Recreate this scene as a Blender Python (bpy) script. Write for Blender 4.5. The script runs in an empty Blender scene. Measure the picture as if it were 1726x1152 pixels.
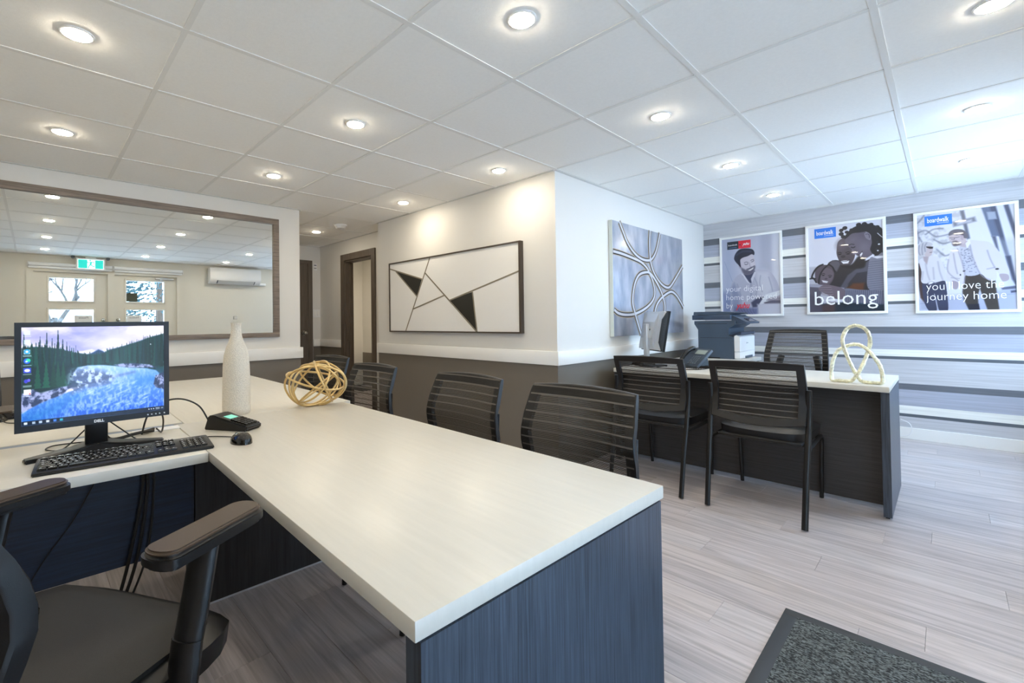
import bpy, bmesh, math, random
import numpy as np
from mathutils import Vector, Matrix
C = bpy.context.scene.collection
PI = math.pi
random.seed(7)
# ------------------------------------------------------------------ camera
F_PX, CX, CY = 767.65, 778.95, 531.76
YAW, PITCH, ROLL, CAMZ = -0.8151546, 0.013336, -0.0129111, 1.155
cd = bpy.data.cameras.new('camera'); cam = bpy.data.objects.new('camera', cd); C.objects.link(cam)
cd.sensor_width = 36.0; cd.sensor_fit = 'HORIZONTAL'; cd.lens = F_PX / 1726 * 36
cd.shift_x = (863 - CX) / 1726; cd.shift_y = (CY - 576) / 1726; cd.clip_start = 0.02
_f = Vector((math.sin(YAW) * math.cos(PITCH), math.cos(YAW) * math.cos(PITCH), math.sin(PITCH)))
_r = Vector((math.cos(YAW), -math.sin(YAW), 0)); _u = _r.cross(_f)
_r2 = _r * math.cos(ROLL) + _u * math.sin(ROLL); _u2 = -_r * math.sin(ROLL) + _u * math.cos(ROLL)
M3 = Matrix((_r2, _u2, -_f)).transposed()
cam.matrix_world = Matrix.Translation((0, 0, CAMZ)) @ M3.to_4x4()
bpy.context.scene.camera = cam
# ------------------------------------------------------------------ world, exposure
LAMP = 104.0
SKY = 5.8
w = bpy.data.worlds.new('daylight'); bpy.context.scene.world = w; w.use_nodes = True
bg = w.node_tree.nodes['Background']; bg.inputs[0].default_value = (0.46, 0.70, 1.0, 1); bg.inputs[1].default_value = SKY
vs = bpy.context.scene.view_settings
vs.view_transform = 'Standard'; vs.look = 'None'; vs.gamma = 1.0; vs.use_curve_mapping = False; vs.exposure = 1.04
cy_ = bpy.context.scene.cycles; cy_.max_bounces = 14; cy_.diffuse_bounces = 8; cy_.transparent_max_bounces = 16
sl = bpy.data.lights.new('sun', 'SUN'); sl.energy = 3.6; sl.angle = 0.03; sl.color = (1.0, 0.97, 0.92)
sun = bpy.data.objects.new('sun', sl); C.objects.link(sun); sun.location = (-6, -6, 9)  # added to light the ground outside, whose bounce brightens the ceiling
sun.rotation_euler = Vector((0.62, 0.30, -0.85)).to_track_quat('-Z', 'Y').to_euler()
# ------------------------------------------------------------------ helpers
def lin(c):
    return tuple(((v / 255) / 12.92 if v / 255 <= 0.04045 else ((v / 255 + 0.055) / 1.055) ** 2.4) for v in c)
MATS = {}
def mat(name, rgb, rough=0.5, metal=0.0, spec=0.5, grain=None, noise=None, bump=None, emit=None, alpha=None, coat=0):
    """grain=(axis scale tuple, strength) streaks along the small-scale axis; noise=(scale, strength); bump=(scale, dist)"""
    if name in MATS: return MATS[name]
    m = bpy.data.materials.new(name); m.use_nodes = True; nt = m.node_tree; N = nt.nodes; L = nt.links
    b = N['Principled BSDF']; base = lin(rgb)
    b.inputs['Base Color'].default_value = (*base, 1); b.inputs['Roughness'].default_value = rough
    b.inputs['Metallic'].default_value = metal; b.inputs['Specular IOR Level'].default_value = spec
    if coat: b.inputs['Coat Weight'].default_value = coat; b.inputs['Coat Roughness'].default_value = 0.08
    if emit: b.inputs['Emission Color'].default_value = (*lin(emit[0]), 1); b.inputs['Emission Strength'].default_value = emit[1]
    src = None
    tc = N.new('ShaderNodeTexCoord')
    if grain or noise:
        mp = N.new('ShaderNodeMapping'); L.new(tc.outputs['Object'], mp.inputs[0])
        sc, st = grain if grain else ((noise[0],) * 3, noise[1])
        mp.inputs['Scale'].default_value = sc
        nz = N.new('ShaderNodeTexNoise'); nz.inputs['Scale'].default_value = 1.0; nz.inputs['Detail'].default_value = 5; nz.inputs['Roughness'].default_value = 0.65
        L.new(mp.outputs[0], nz.inputs['Vector'])
        mr = N.new('ShaderNodeMapRange'); mr.inputs[1].default_value = 0.3; mr.inputs[2].default_value = 0.7
        mr.inputs[3].default_value = 1 - st; mr.inputs[4].default_value = 1 + st
        L.new(nz.outputs[0], mr.inputs[0])
        mx = N.new('ShaderNodeVectorMath'); mx.operation = 'SCALE'; mx.inputs[0].default_value = base
        L.new(mr.outputs[0], mx.inputs['Scale']); L.new(mx.outputs[0], b.inputs['Base Color'])
    if bump:
        nb = N.new('ShaderNodeTexNoise'); nb.inputs['Scale'].default_value = bump[0]; nb.inputs['Detail'].default_value = 3
        L.new(tc.outputs['Object'], nb.inputs['Vector'])
        bp = N.new('ShaderNodeBump'); bp.inputs['Distance'].default_value = bump[1]; bp.inputs['Strength'].default_value = 0.6
        L.new(nb.outputs[0], bp.inputs['Height']); L.new(bp.outputs[0], b.inputs['Normal'])
    MATS[name] = m; return m

def xf(loc=(0, 0, 0), rot=(0, 0, 0)):
    from mathutils import Euler
    return Matrix.Translation(loc) @ Euler(rot).to_matrix().to_4x4()
def box(bm, x0, x1, y0, y1, z0, z1, bev=0.0, m=None, seg=2):
    mt = Matrix.Translation(((x0 + x1) / 2, (y0 + y1) / 2, (z0 + z1) / 2)) @ Matrix.Diagonal((abs(x1 - x0), abs(y1 - y0), abs(z1 - z0), 1))
    r = bmesh.ops.create_cube(bm, size=1.0, matrix=mt)
    vs_ = r['verts']
    if bev > 0:
        ed = list({e for v in vs_ for e in v.link_edges})
        rb = bmesh.ops.bevel(bm, geom=ed, offset=bev, segments=seg, affect='EDGES', profile=0.5)
        vs_ = list(set(rb['verts']) | {v for v in vs_ if v.is_valid})
    if m is not None: bmesh.ops.transform(bm, matrix=m, verts=[v for v in vs_ if v.is_valid])
    return bm
def B(*a, **k): return box(bmesh.new(), *a, **k)
def tube(bm, pts, r, n=8, closed=False, flat=None, caps=True):
    """sweep a circle (or ellipse: flat=(a,b) factors) along pts"""
    P = [Vector(p) for p in pts]; k = len(P)
    rf = r if callable(r) else (lambda t: r)
    T = []
    for i in range(k):
        if closed: d = P[(i + 1) % k] - P[i - 1]
        else: d = P[min(i + 1, k - 1)] - P[max(i - 1, 0)]
        T.append(d.normalized())
    up = Vector((0, 0, 1)) if abs(T[0].z) < 0.9 else Vector((1, 0, 0))
    nrm = (up - T[0] * up.dot(T[0])).normalized(); rings = []
    for i in range(k):
        nrm = (nrm - T[i] * nrm.dot(T[i])).normalized(); bn = T[i].cross(nrm)
        rr = rf(i / max(k - 1, 1)); fa, fb = flat or (1, 1)
        rings.append([bm.verts.new(P[i] + nrm * math.cos(2 * PI * j / n) * rr * fa + bn * math.sin(2 * PI * j / n) * rr * fb) for j in range(n)])
    for i in range(k if closed else k - 1):
        A, D = rings[i], rings[(i + 1) % k]
        off = 0
        if closed and i == k - 1:
            off = min(range(n), key=lambda o: (A[0].co - D[o].co).length)
        for j in range(n):
            bm.faces.new((A[j], A[(j + 1) % n], D[(j + 1 + off) % n], D[(j + off) % n]))
    if not closed and caps:
        bm.faces.new(list(reversed(rings[0]))); bm.faces.new(rings[-1])
    return bm
def smoothpath(pts, sub=6, closed=False):
    P = [Vector(p) for p in pts]; n = len(P); out = []
    rng = range(n) if closed else range(n - 1)
    for i in rng:
        if closed: p0, p1, p2, p3 = P[(i - 1) % n], P[i], P[(i + 1) % n], P[(i + 2) % n]
        else: p0, p1, p2, p3 = P[max(i - 1, 0)], P[i], P[i + 1], P[min(i + 2, n - 1)]
        for s in range(sub):
            t = s / sub
            out.append(0.5 * ((2 * p1) + (p2 - p0) * t + (2 * p0 - 5 * p1 + 4 * p2 - p3) * t * t + (3 * p1 - p0 - 3 * p2 + p3) * t ** 3))
    if not closed: out.append(P[-1])
    return out
def lathe(bm, prof, n=32, c=(0, 0, 0)):
    rings = []
    for r, z in prof:
        rings.append([bm.verts.new((c[0] + r * math.cos(2 * PI * j / n), c[1] + r * math.sin(2 * PI * j / n), c[2] + z)) for j in range(n)])
    for a, b_ in zip(rings, rings[1:]):
        for j in range(n): bm.faces.new((a[j], a[(j + 1) % n], b_[(j + 1) % n], b_[j]))
    if prof[0][0] > 1e-6: bm.faces.new(list(reversed(rings[0])))
    if prof[-1][0] > 1e-6: bm.faces.new(rings[-1])
    return bm
def prism(bm, poly, h0, h1, axis='z', m=None):
    """extrude a 2D polygon; axis names the extrusion axis"""
    def pt(a, b_, h): return {'z': (a, b_, h), 'y': (a, h, b_), 'x': (h, a, b_)}[axis]
    A = [bm.verts.new(pt(a, b_, h0)) for a, b_ in poly]; D = [bm.verts.new(pt(a, b_, h1)) for a, b_ in poly]
    n = len(poly)
    fs = [bm.faces.new(A), bm.faces.new(list(reversed(D)))]
    for i in range(n): fs.append(bm.faces.new((A[i], D[i], D[(i + 1) % n], A[(i + 1) % n])))
    if m is not None: bmesh.ops.transform(bm, matrix=m, verts=A + D)
    bmesh.ops.recalc_face_normals(bm, faces=fs)
    return bm
def cyl(bm, c, r, h, n=20, axis='z', r2=None):
    rr = bmesh.ops.create_cone(bm, cap_ends=True, segments=n, radius1=r, radius2=r if r2 is None else r2, depth=h)
    R = {'z': Matrix.Identity(4), 'x': Matrix.Rotation(PI / 2, 4, 'Y'), 'y': Matrix.Rotation(-PI / 2, 4, 'X')}[axis]
    bmesh.ops.transform(bm, matrix=Matrix.Translation(c) @ R, verts=rr['verts'])
    return bm
def obj(name, bm, m, parent=None, smooth=40, loc=None, rotz=None):
    me = bpy.data.meshes.new(name)
    bmesh.ops.recalc_face_normals(bm, faces=bm.faces[:]); bm.to_mesh(me); bm.free()
    if smooth:
        me.shade_smooth(); me.set_sharp_from_angle(angle=math.radians(smooth))
    if m: me.materials.append(m)
    o = bpy.data.objects.new(name, me); C.objects.link(o)
    if parent: o.parent = parent
    if loc: o.location = loc
    if rotz is not None: o.rotation_euler = (0, 0, rotz)
    return o
def tag(o, label=None, cat=None, group=None, kind=None):
    if label: o['label'] = label
    if cat: o['category'] = cat
    if group: o['group'] = group
    if kind: o['kind'] = kind
    return o
def thing(name, label, cat, loc=(0, 0, 0), rotz=0, group=None, rot=None):
    o = bpy.data.objects.new(name, None); C.objects.link(o); o.empty_display_size = 0.1
    o.location = loc; o.rotation_euler = rot if rot else (0, 0, rotz)
    return tag(o, label, cat, group)
def struct(name, bm, m, parent=None, smooth=0):
    o = obj(name, bm, m, parent, smooth)
    if not parent: o['kind'] = 'structure'
    return o
KIDS = {}
def copy_tree(o, parent=None):
    c = o.copy(); C.objects.link(c)
    if parent: c.parent = parent
    for ch in [x for x in bpy.data.objects if x.parent == o] if o.name not in KIDS else KIDS[o.name]:
        copy_tree(ch, c)
    return c
def dup(o, loc, rotz, label, group=None):
    c = copy_tree(o); c.location = loc; c.rotation_euler = (0, 0, rotz); c['label'] = label
    if group: c['group'] = group
    return c
def text(name, s, size, mtx, m, parent=None, align='LEFT', shear=0.0, bold=0.0, width=None):
    """flat lettering; local x right, y up, placed by mtx. width: stretch the line to this width"""
    cu = bpy.data.curves.new(name, 'FONT'); cu.body = s; cu.size = size; cu.align_x = align; cu.shear = shear; cu.offset = bold
    cu.resolution_u = 2
    tmp = bpy.data.objects.new('tmp', cu); C.objects.link(tmp)
    bpy.context.view_layer.update()
    me = bpy.data.meshes.new_from_object(tmp.evaluated_get(bpy.context.evaluated_depsgraph_get()))
    bpy.data.objects.remove(tmp)
    if width:
        xs = [v.co.x for v in me.vertices]; x0, x1 = min(xs), max(xs); k = width / (x1 - x0)
        for v in me.vertices: v.co.x = (v.co.x - x0) * k
    me.transform(mtx); me.materials.clear(); me.materials.append(m)
    o = bpy.data.objects.new(name, me); C.objects.link(o)
    if parent: o.parent = parent
    return o

# ------------------------------------------------------------------ materials
M_white = mat('white_paint', (226, 224, 219), 0.55, bump=(180, 0.0006))
M_taupe = mat('taupe_wall', (114, 107, 97), 0.5, bump=(220, 0.0006))
M_trimw = mat('white_trim', (240, 239, 235), 0.35)
M_cream = mat('cream_entry_paint', (224, 220, 209), 0.5)
M_tile = mat('ceiling_tile', (250, 249, 245), 0.8, noise=(60, 0.02), bump=(400, 0.0008))
M_tee = mat('ceiling_tee', (238, 237, 233), 0.8, spec=.1)
M_plenum = mat('plenum_dark', (60, 60, 60), 0.9)
M_dark = mat('charcoal_laminate', (44, 43, 45), 0.42, grain=((70, 70, 3), 0.5))
M_darkh = mat('charcoal_laminate_cross', (60, 58, 58), 0.42, grain=((3, 60, 110), 0.35))
M_darkv = mat('charcoal_laminate_daylit', (62, 70, 82), 0.36, grain=((240, 240, 5), 0.6))  # same charcoal laminate, with blue daylight put into its base colour
M_darky = mat('charcoal_laminate_blue_cast', (28, 40, 60), 0.4, grain=((60, 5, 110), 0.4))  # charcoal too; the blue cast of sky light is in its colour
M_top = mat('pale_laminate', (210, 206, 196), 0.33, grain=((4, 55, 20), 0.035))
M_topy = mat('pale_laminate_cross', (210, 206, 196), 0.33, grain=((55, 4, 20), 0.035))
M_edge = mat('pale_edge_band', (236, 234, 230), 0.3, grain=((4, 4, 120), 0.03))
M_black = mat('black_plastic', (15, 15, 17), 0.38, bump=(900, 0.0002))
M_blackm = mat('black_frame', (20, 20, 22), 0.42, bump=(600, 0.0002))
M_vinyl = mat('black_vinyl', (20, 21, 24), 0.38, bump=(500, 0.0004))
M_gloss = mat('gloss_black', (9, 9, 10), 0.12, coat=0.3)
M_grey = mat('grey_plastic', (96, 104, 112), 0.45)
M_greyd = mat('slate_plastic', (62, 72, 84), 0.45)
M_fabric = mat('black_fabric', (28, 27, 25), 0.6, noise=(500, 0.3), bump=(900, 0.0006))
M_silver = mat('silver', (205, 207, 210), 0.3, metal=0.35)
M_chrome = mat('brushed_nickel', (200, 198, 192), 0.22, metal=1.0)
M_gold = mat('brass_wire', (214, 186, 132), 0.3, metal=0.75)
M_champ = mat('champagne_leaf', (236, 233, 204), 0.3, metal=0.3, noise=(50, 0.4), bump=(60, 0.004))
M_whitep = mat('white_plastic', (238, 238, 238), 0.35)
M_cord = mat('black_cable', (16, 16, 17), 0.4)
M_frame = mat('weathered_oak_frame', (128, 116, 106), 0.55, grain=((6, 6, 90), 0.35))
M_framey = mat('weathered_oak_frame_long', (128, 116, 106), 0.55, grain=((60, 5, 90), 0.35))
M_doorw = mat('dark_stained_trim', (96, 86, 76), 0.5, grain=((50, 50, 4), 0.25))
M_doorl = mat('brown_door', (120, 98, 74), 0.5, grain=((50, 50, 4), 0.25))
M_mirror = mat('mirror_glass', (236, 238, 236), 0.01, metal=1.0)
M_rubber = mat('rubber_edge', (58, 62, 68), 0.6)
M_ink = mat('white_ink', (245, 245, 245), 0.5)
M_red = mat('red_print', (222, 40, 58), 0.5)
M_blue = mat('blue_print', (40, 118, 214), 0.5)
M_darkprint = mat('near_black_print', (34, 44, 56), 0.5)

def mesh_fabric(name, col, stripe, period, thin):
    """woven mesh: horizontal bands, partly see-through"""
    m = bpy.data.materials.new(name); m.use_nodes = True; nt = m.node_tree; N = nt.nodes; L = nt.links
    b = N['Principled BSDF']; b.inputs['Roughness'].default_value = 0.6
    tc = N.new('ShaderNodeTexCoord'); sp = N.new('ShaderNodeSeparateXYZ'); L.new(tc.outputs['Object'], sp.inputs[0])
    def mth(op, a, b_=None, v=None):
        n = N.new('ShaderNodeMath'); n.operation = op
        for i, q in enumerate((a, b_)):
            if q is None: continue
            if isinstance(q, (int, float)): n.inputs[i].default_value = q
            else: L.new(q, n.inputs[i])
        return n.outputs[0]
    fr = mth('FRACT', mth('MULTIPLY', sp.outputs['Z'], 1 / period))
    band = mth('LESS_THAN', fr, 0.17)                       # bold light line
    fr2 = mth('FRACT', mth('MULTIPLY', sp.outputs['Z'], 1 / thin))
    hole = mth('GREATER_THAN', fr2, 0.46)
    frx = mth('FRACT', mth('ADD', mth('MULTIPLY', sp.outputs['X'], 1 / (thin * .8)), mth('MULTIPLY', mth('FLOOR', mth('MULTIPLY', sp.outputs['Z'], 1 / thin)), .5)))
    hole2 = mth('MULTIPLY', hole, mth('GREATER_THAN', frx, 0.16))
    holef = mth('MULTIPLY', hole2, mth('SUBTRACT', 1, band))
    mx = N.new('ShaderNodeMix'); mx.data_type = 'RGBA'; L.new(band, mx.inputs[0])
    mx.inputs[6].default_value = (*lin(col), 1); mx.inputs[7].default_value = (*lin(stripe), 1)
    L.new(mx.outputs[2], b.inputs['Base Color'])
    L.new(mth('SUBTRACT', 1, mth('MULTIPLY', holef, 0.88)), b.inputs['Alpha'])
    return m
M_mesh = mesh_fabric('chair_mesh', (30, 28, 26), (92, 86, 80), 0.034, 0.0062)

def glass_mat():
    m = bpy.data.materials.new('window_glass'); m.use_nodes = True; nt = m.node_tree; N = nt.nodes; L = nt.links
    N.remove(N['Principled BSDF']); out = N['Material Output']
    t = N.new('ShaderNodeBsdfTransparent'); g = N.new('ShaderNodeBsdfGlossy'); g.inputs['Roughness'].default_value = 0.02
    lw = N.new('ShaderNodeLayerWeight'); lw.inputs[0].default_value = 0.5; pw = N.new('ShaderNodeMath'); pw.operation = 'POWER'; pw.inputs[1].default_value = 4.0; L.new(lw.outputs['Facing'], pw.inputs[0]); ml = N.new('ShaderNodeMath'); ml.operation = 'MULTIPLY_ADD'; ml.inputs[1].default_value = 0.6; ml.inputs[2].default_value = 0.03; L.new(pw.outputs[0], ml.inputs[0])
    mx = N.new('ShaderNodeMixShader'); L.new(ml.outputs[0], mx.inputs[0]); L.new(t.outputs[0], mx.inputs[1]); L.new(g.outputs[0], mx.inputs[2])
    L.new(mx.outputs[0], out.inputs[0]); return m
M_glass = glass_mat()

# ------------------------------------------------------------------ room dimensions (metres)
XM, XE = -4.431, 0.88          # mirror wall, entry wall
YN, YA, YS = -1.75, 2.883, 5.976  # near wall, wall behind the desk, striped wall
XC = -2.015                    # wall that carries the loop canvas
HH = 2.293                     # ceiling
YH0, YH1, XH = 1.945, 3.14, -6.43
X0, Y0, TS = -1.9922, 0.4292, 0.61
RT, RB = 0.918, 0.812          # chair rail
T = 0.10

# ---- floor: slab and planks
fl = struct('floor', B(XH - 1.2, XE + T, YN - T, YS + T, -0.08, -0.006), M_plenum)
def plank_mat(i):
    base = [(190, 182, 183), (195, 188, 189), (184, 176, 177), (193, 184, 183)][i]
    m = bpy.data.materials.new('vinyl_plank_' + 'abcd'[i]); m.use_nodes = True; nt = m.node_tree; N = nt.nodes; L = nt.links
    b = N['Principled BSDF']; b.inputs['Roughness'].default_value = 0.36; b.inputs['Specular IOR Level'].default_value = 0.5
    tc = N.new('ShaderNodeTexCoord'); oi = N.new('ShaderNodeObjectInfo')
    add = N.new('ShaderNodeVectorMath'); add.operation = 'ADD'
    cmb = N.new('ShaderNodeCombineXYZ'); ml = N.new('ShaderNodeMath'); ml.operation = 'MULTIPLY'; ml.inputs[1].default_value = 37.0
    L.new(oi.outputs['Random'], ml.inputs[0]); L.new(ml.outputs[0], cmb.inputs[0]); L.new(ml.outputs[0], cmb.inputs[1]); L.new(ml.outputs[0], cmb.inputs[2])
    L.new(tc.outputs['Object'], add.inputs[0]); L.new(cmb.outputs[0], add.inputs[1])
    def nz(scale, det, dist=0):
        mp = N.new('ShaderNodeMapping'); mp.inputs['Scale'].default_value = scale; L.new(add.outputs[0], mp.inputs[0])
        n = N.new('ShaderNodeTexNoise'); n.inputs['Scale'].default_value = 1; n.inputs['Detail'].default_value = det; n.inputs['Distortion'].default_value = dist
        L.new(mp.outputs[0], n.inputs['Vector']); return n.outputs[0]
    a = nz((1.1, 20, 10), 7, 2.2); c = nz((5, 130, 10), 5, 0.6)
    r1 = N.new('ShaderNodeMapRange'); L.new(a, r1.inputs[0]); r1.inputs[1].default_value = .32; r1.inputs[2].default_value = .62; r1.inputs[3].default_value = .70; r1.inputs[4].default_value = 1.08
    r2 = N.new('ShaderNodeMapRange'); L.new(c, r2.inputs[0]); r2.inputs[1].default_value = .3; r2.inputs[2].default_value = .7; r2.inputs[3].default_value = .90; r2.inputs[4].default_value = 1.08
    mm = N.new('ShaderNodeMath'); mm.operation = 'MULTIPLY'; L.new(r1.outputs[0], mm.inputs[0]); L.new(r2.outputs[0], mm.inputs[1])
    sc = N.new('ShaderNodeVectorMath'); sc.operation = 'SCALE'; sc.inputs[0].default_value = lin(base); L.new(mm.outputs[0], sc.inputs['Scale'])
    L.new(sc.outputs[0], b.inputs['Base Color']); return m
PM = [plank_mat(i) for i in range(4)]
plk = []
for i in range(4):
    o = obj('plank', B(0, 1.2192, 0, 0.1793, -0.006, 0.0, bev=0.0006, seg=1), PM[i], fl, smooth=0); plk.append(o)
PW, PL = 0.18, 1.22
first = set()
rows = int((YS + 3.3) / PW) + 2
for r in range(rows):
    y = 2.589 - PW * 32 + r * PW
    if y < YN - 0.1 or y > YS: continue
    off = [0.0, 0.43, 0.86, 0.22, 0.65, 1.05][r % 6]
    x = XE - 0.95 - PL * 6 + off
    while x < XE:
        if x + PL < (XH if 1.8 < y < 5 else XM) - 0.1 or (y > YA + 0.2 and x + PL < XC - 0.1 and not (y < 5 and x < -4.2)): x += PL; continue
        k = random.randrange(4)
        if k not in first: o = plk[k]; first.add(k)
        else: o = plk[k].copy(); C.objects.link(o); o.parent = fl
        L_ = min(PL, XE - x)
        o.location = (x, y, 0)
        if L_ < PL: o.scale = (L_ / PL, 1, 1)
        x += PL

# ---- ceiling: slab, lay-in tiles, tee grid
ce = struct('ceiling', B(XH - 1.0, XE + T, YN - T, YS + T, HH + 0.06, HH + 0.10), M_plenum)
def inroom(x, y):
    if XM < x < XE and YN < y < YA: return True
    if XC < x < XE and YA - .01 < y < YS: return True
    return XH < x < XM + 0.01 and YH0 < y < YH1
tcache = {}
def clip_tile(x0, x1, y0, y1):
    mx, my = (x0 + x1) / 2, (y0 + y1) / 2
    return inroom(mx, my)
xs = [X0 + TS * j for j in range(-9, 6)]; ys = [Y0 + TS * i for i in range(-7, 10)]
def cells():
    regs = [(XM, XE, YN, YA), (XC, XE, YA, YS), (XH, XM, YH0, YH1)]
    for (rx0, rx1, ry0, ry1) in regs:
        bx = sorted({rx0, rx1} | {x for x in xs if rx0 + .03 < x < rx1 - .03}); by = sorted({ry0, ry1} | {y for y in ys if ry0 + .03 < y < ry1 - .03})
        for a, b_ in zip(bx, bx[1:]):
            for c, d in zip(by, by[1:]): yield a, b_, c, d
for a, b_, c, d in cells():
    key = (round(b_ - a, 3), round(d - c, 3))
    g = 0.0015
    if key not in tcache:
        tcache[key] = obj('ceiling_tile', B(g, key[0] - g, g, key[1] - g, 0.0016, 0.016, bev=0.0008, seg=1), M_tile, ce, smooth=0); o = tcache[key]
    else: o = tcache[key].copy(); C.objects.link(o); o.parent = ce
    o.location = (a, c, HH)
def tee(x0, x1, y0, y1): obj('ceiling_tee', B(x0, x1, y0, y1, HH - (0.0016 if y1 - y0 > x1 - x0 else .0013), HH + (0.0015 if y1 - y0 > x1 - x0 else .0014)), M_tee, ce, smooth=0)
for x in xs:
    if XM + .03 < x < XE: tee(x - .012, x + .012, YN, YA if x < XC - .02 else YS)
    elif XH < x < XM - .03: tee(x - .012, x + .012, YH0, YH1)
for y in ys:
    if YN < y < YA - 0.02: tee(XM if not YH0 < y else XH, XE, y - .0105, y + .0105)
    elif YA - .02 < y < YS: tee(XC, XE, y - .0105, y + .0105)
    if YA < y < YH1: tee(XH, XM, y - .0105, y + .0105)
ang = mat('wall_angle', (214, 214, 210), 0.5)
bm = bmesh.new()
for (x0, x1, y0, y1) in [(XM, XM + .02, YN, YH0), (-4.45, XC, YA - .02, YA), (XC, XC + .02, YA, YS), (XC, XE, YS - .02, YS), (XE - .02, XE, YN, YS), (XM, XE, YN, YN + .02), (XH, -4.45, YH1 - .02, YH1), (XH, XM, YH0, YH0 + .02), (XH, XH + .02, YH0, YH1)]:
    box(bm, x0, x1, y0, y1, HH - .003, HH + .01)
obj('wall_angle', bm, ang, ce, smooth=0)

# ---- walls
def wall(name, x0, x1, y0, y1, m=M_white, z0=0, z1=HH + 0.04): return struct(name, B(x0, x1, y0, y1, z0, z1), m)
wl = wall('wall_left', XM - T, XM, YN - T, YH0)
wh = wall('wall_hall', XH, XM - T, YH0 - T, YH0)
we = wall('wall_hall_end', XH - T, XH, YH0 - T, YH1 + T)
wm = wall('wall_middle', -4.45, XC, YA, YA + T)
wj = wall('wall_return', -4.45, -4.35, YA + T, YH1 + T)
wi = wall('wall_inner', XC - T, XC, YA + T, YS)
struct('wall_near', B(XM - T, XE + T, YN - T, YN, 0, HH + .04), M_cream)
# hall side wall with a doorway
DX0, DX1, DZ = -5.69, -4.99, 2.012
bm = bmesh.new(); box(bm, XH, DX0, YH1, YH1 + T, 0, HH + .04); box(bm, DX1, -4.45, YH1, YH1 + T, 0, HH + .04); box(bm, DX0, DX1, YH1, YH1 + T, DZ, HH + .04)
ws = struct('wall_hall_side', bm, M_white)
# back room behind the doorway
bm = bmesh.new(); box(bm, -7.6, XH, YH1, YH1 + T, 0, 2.34); box(bm, -7.6, -4.35, 4.5, 4.6, 0, 2.34); box(bm, -7.6, -7.5, YH1 + T, 4.5, 0, 2.34); box(bm, -4.45, -4.35, YH1 + T, 4.5, 0, 2.34); box(bm, -7.5, -4.45, YH1 + T, 4.5, 2.31, 2.34)
wbr = struct('wall_back_room', bm, M_white); obj('wainscot', B(-7.5, -4.45, 4.494, 4.5, 0, .60), M_taupe, wbr, smooth=0)
# striped wall
bands = [(0.107, 'plain'), (0.204, 'thin'), (0.231, 'white'), (0.301, 'tex'), (0.452, 'dark'), (0.515, 'plain'), (0.736, 'thin'), (0.768, 'white'), (0.829, 'tex'), (0.984, 'dark'),
         (1.043, 'plain'), (1.262, 'thin'), (1.288, 'white'), (1.352, 'tex'), (1.510, 'dark'), (1.583, 'plain'), (1.786, 'thin'), (1.818, 'white'), (1.888, 'tex'), (2.034, 'dark'), (2.108, 'plain')]
def stripe_mat():
    m = bpy.data.materials.new('striped_wallpaper'); m.use_nodes = True; nt = m.node_tree; N = nt.nodes; L = nt.links
    b = N['Principled BSDF']; b.inputs['Roughness'].default_value = 0.5
    tc = N.new('ShaderNodeTexCoord'); sp = N.new('ShaderNodeSeparateXYZ'); L.new(tc.outputs['Object'], sp.inputs[0])
    mr = N.new('ShaderNodeMath'); mr.operation = 'MULTIPLY'; mr.inputs[1].default_value = 1 / 2.4; L.new(sp.outputs['Z'], mr.inputs[0])
    cr = N.new('ShaderNodeValToRGB'); cr.color_ramp.interpolation = 'CONSTANT'; L.new(mr.outputs[0], cr.inputs[0])
    cols = {'plain': (198, 198, 202), 'thin': (92, 98, 106), 'white': (238, 238, 232), 'tex': (172, 176, 190), 'dark': (104, 108, 116)}
    e = cr.color_ramp.elements; e[0].position = 0; e[0].color = (*lin(cols['plain']), 1)
    for i, (z, k) in enumerate(bands):
        if i == 0: continue
        if i == 1: el = e[1]; el.position = z / 2.4
        else: el = e.new(z / 2.4)
        el.color = (*lin(cols[k]), 1)
    mp = N.new('ShaderNodeMapping'); mp.inputs['Scale'].default_value = (1.8, 1, 75); L.new(tc.outputs['Object'], mp.inputs[0])
    nz = N.new('ShaderNodeTexNoise'); nz.inputs['Scale'].default_value = 1; nz.inputs['Detail'].default_value = 6; L.new(mp.outputs[0], nz.inputs['Vector'])
    rg = N.new('ShaderNodeMapRange'); L.new(nz.outputs[0], rg.inputs[0]); rg.inputs[1].default_value = .3; rg.inputs[2].default_value = .7; rg.inputs[3].default_value = .86; rg.inputs[4].default_value = 1.12
    sc = N.new('ShaderNodeVectorMath'); sc.operation = 'SCALE'; L.new(cr.outputs[0], sc.inputs[0]); L.new(rg.outputs[0], sc.inputs['Scale'])
    L.new(sc.outputs[0], b.inputs['Base Color']); return m
wf = struct('wall_far', B(XC - T, XE + T, YS, YS + T, 0, HH + .04), stripe_mat())
struct('baseboard_far', B(XC, XE, YS - .014, YS, 0, 0.107, bev=.003), M_trimw)
# entry wall: two glazed doors and a window further along
DZE = 2.03
openings = [(0.0, 0.92, 0.0, DZE), (1.01, 1.93, 0.0, DZE), (3.85, 5.75, 0.75, 2.0)]
bm = bmesh.new(); prev = YN
for (a, b_, z0, z1) in openings:
    box(bm, XE, XE + T, prev, a, 0, HH + .04)
    if z0 > 0: box(bm, XE, XE + T, a, b_, 0, z0)
    box(bm, XE, XE + T, a, b_, z1, HH + .04); prev = b_
box(bm, XE, XE + T, prev, YS + T, 0, HH + .04)
struct('wall_entry', bm, M_cream)

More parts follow.
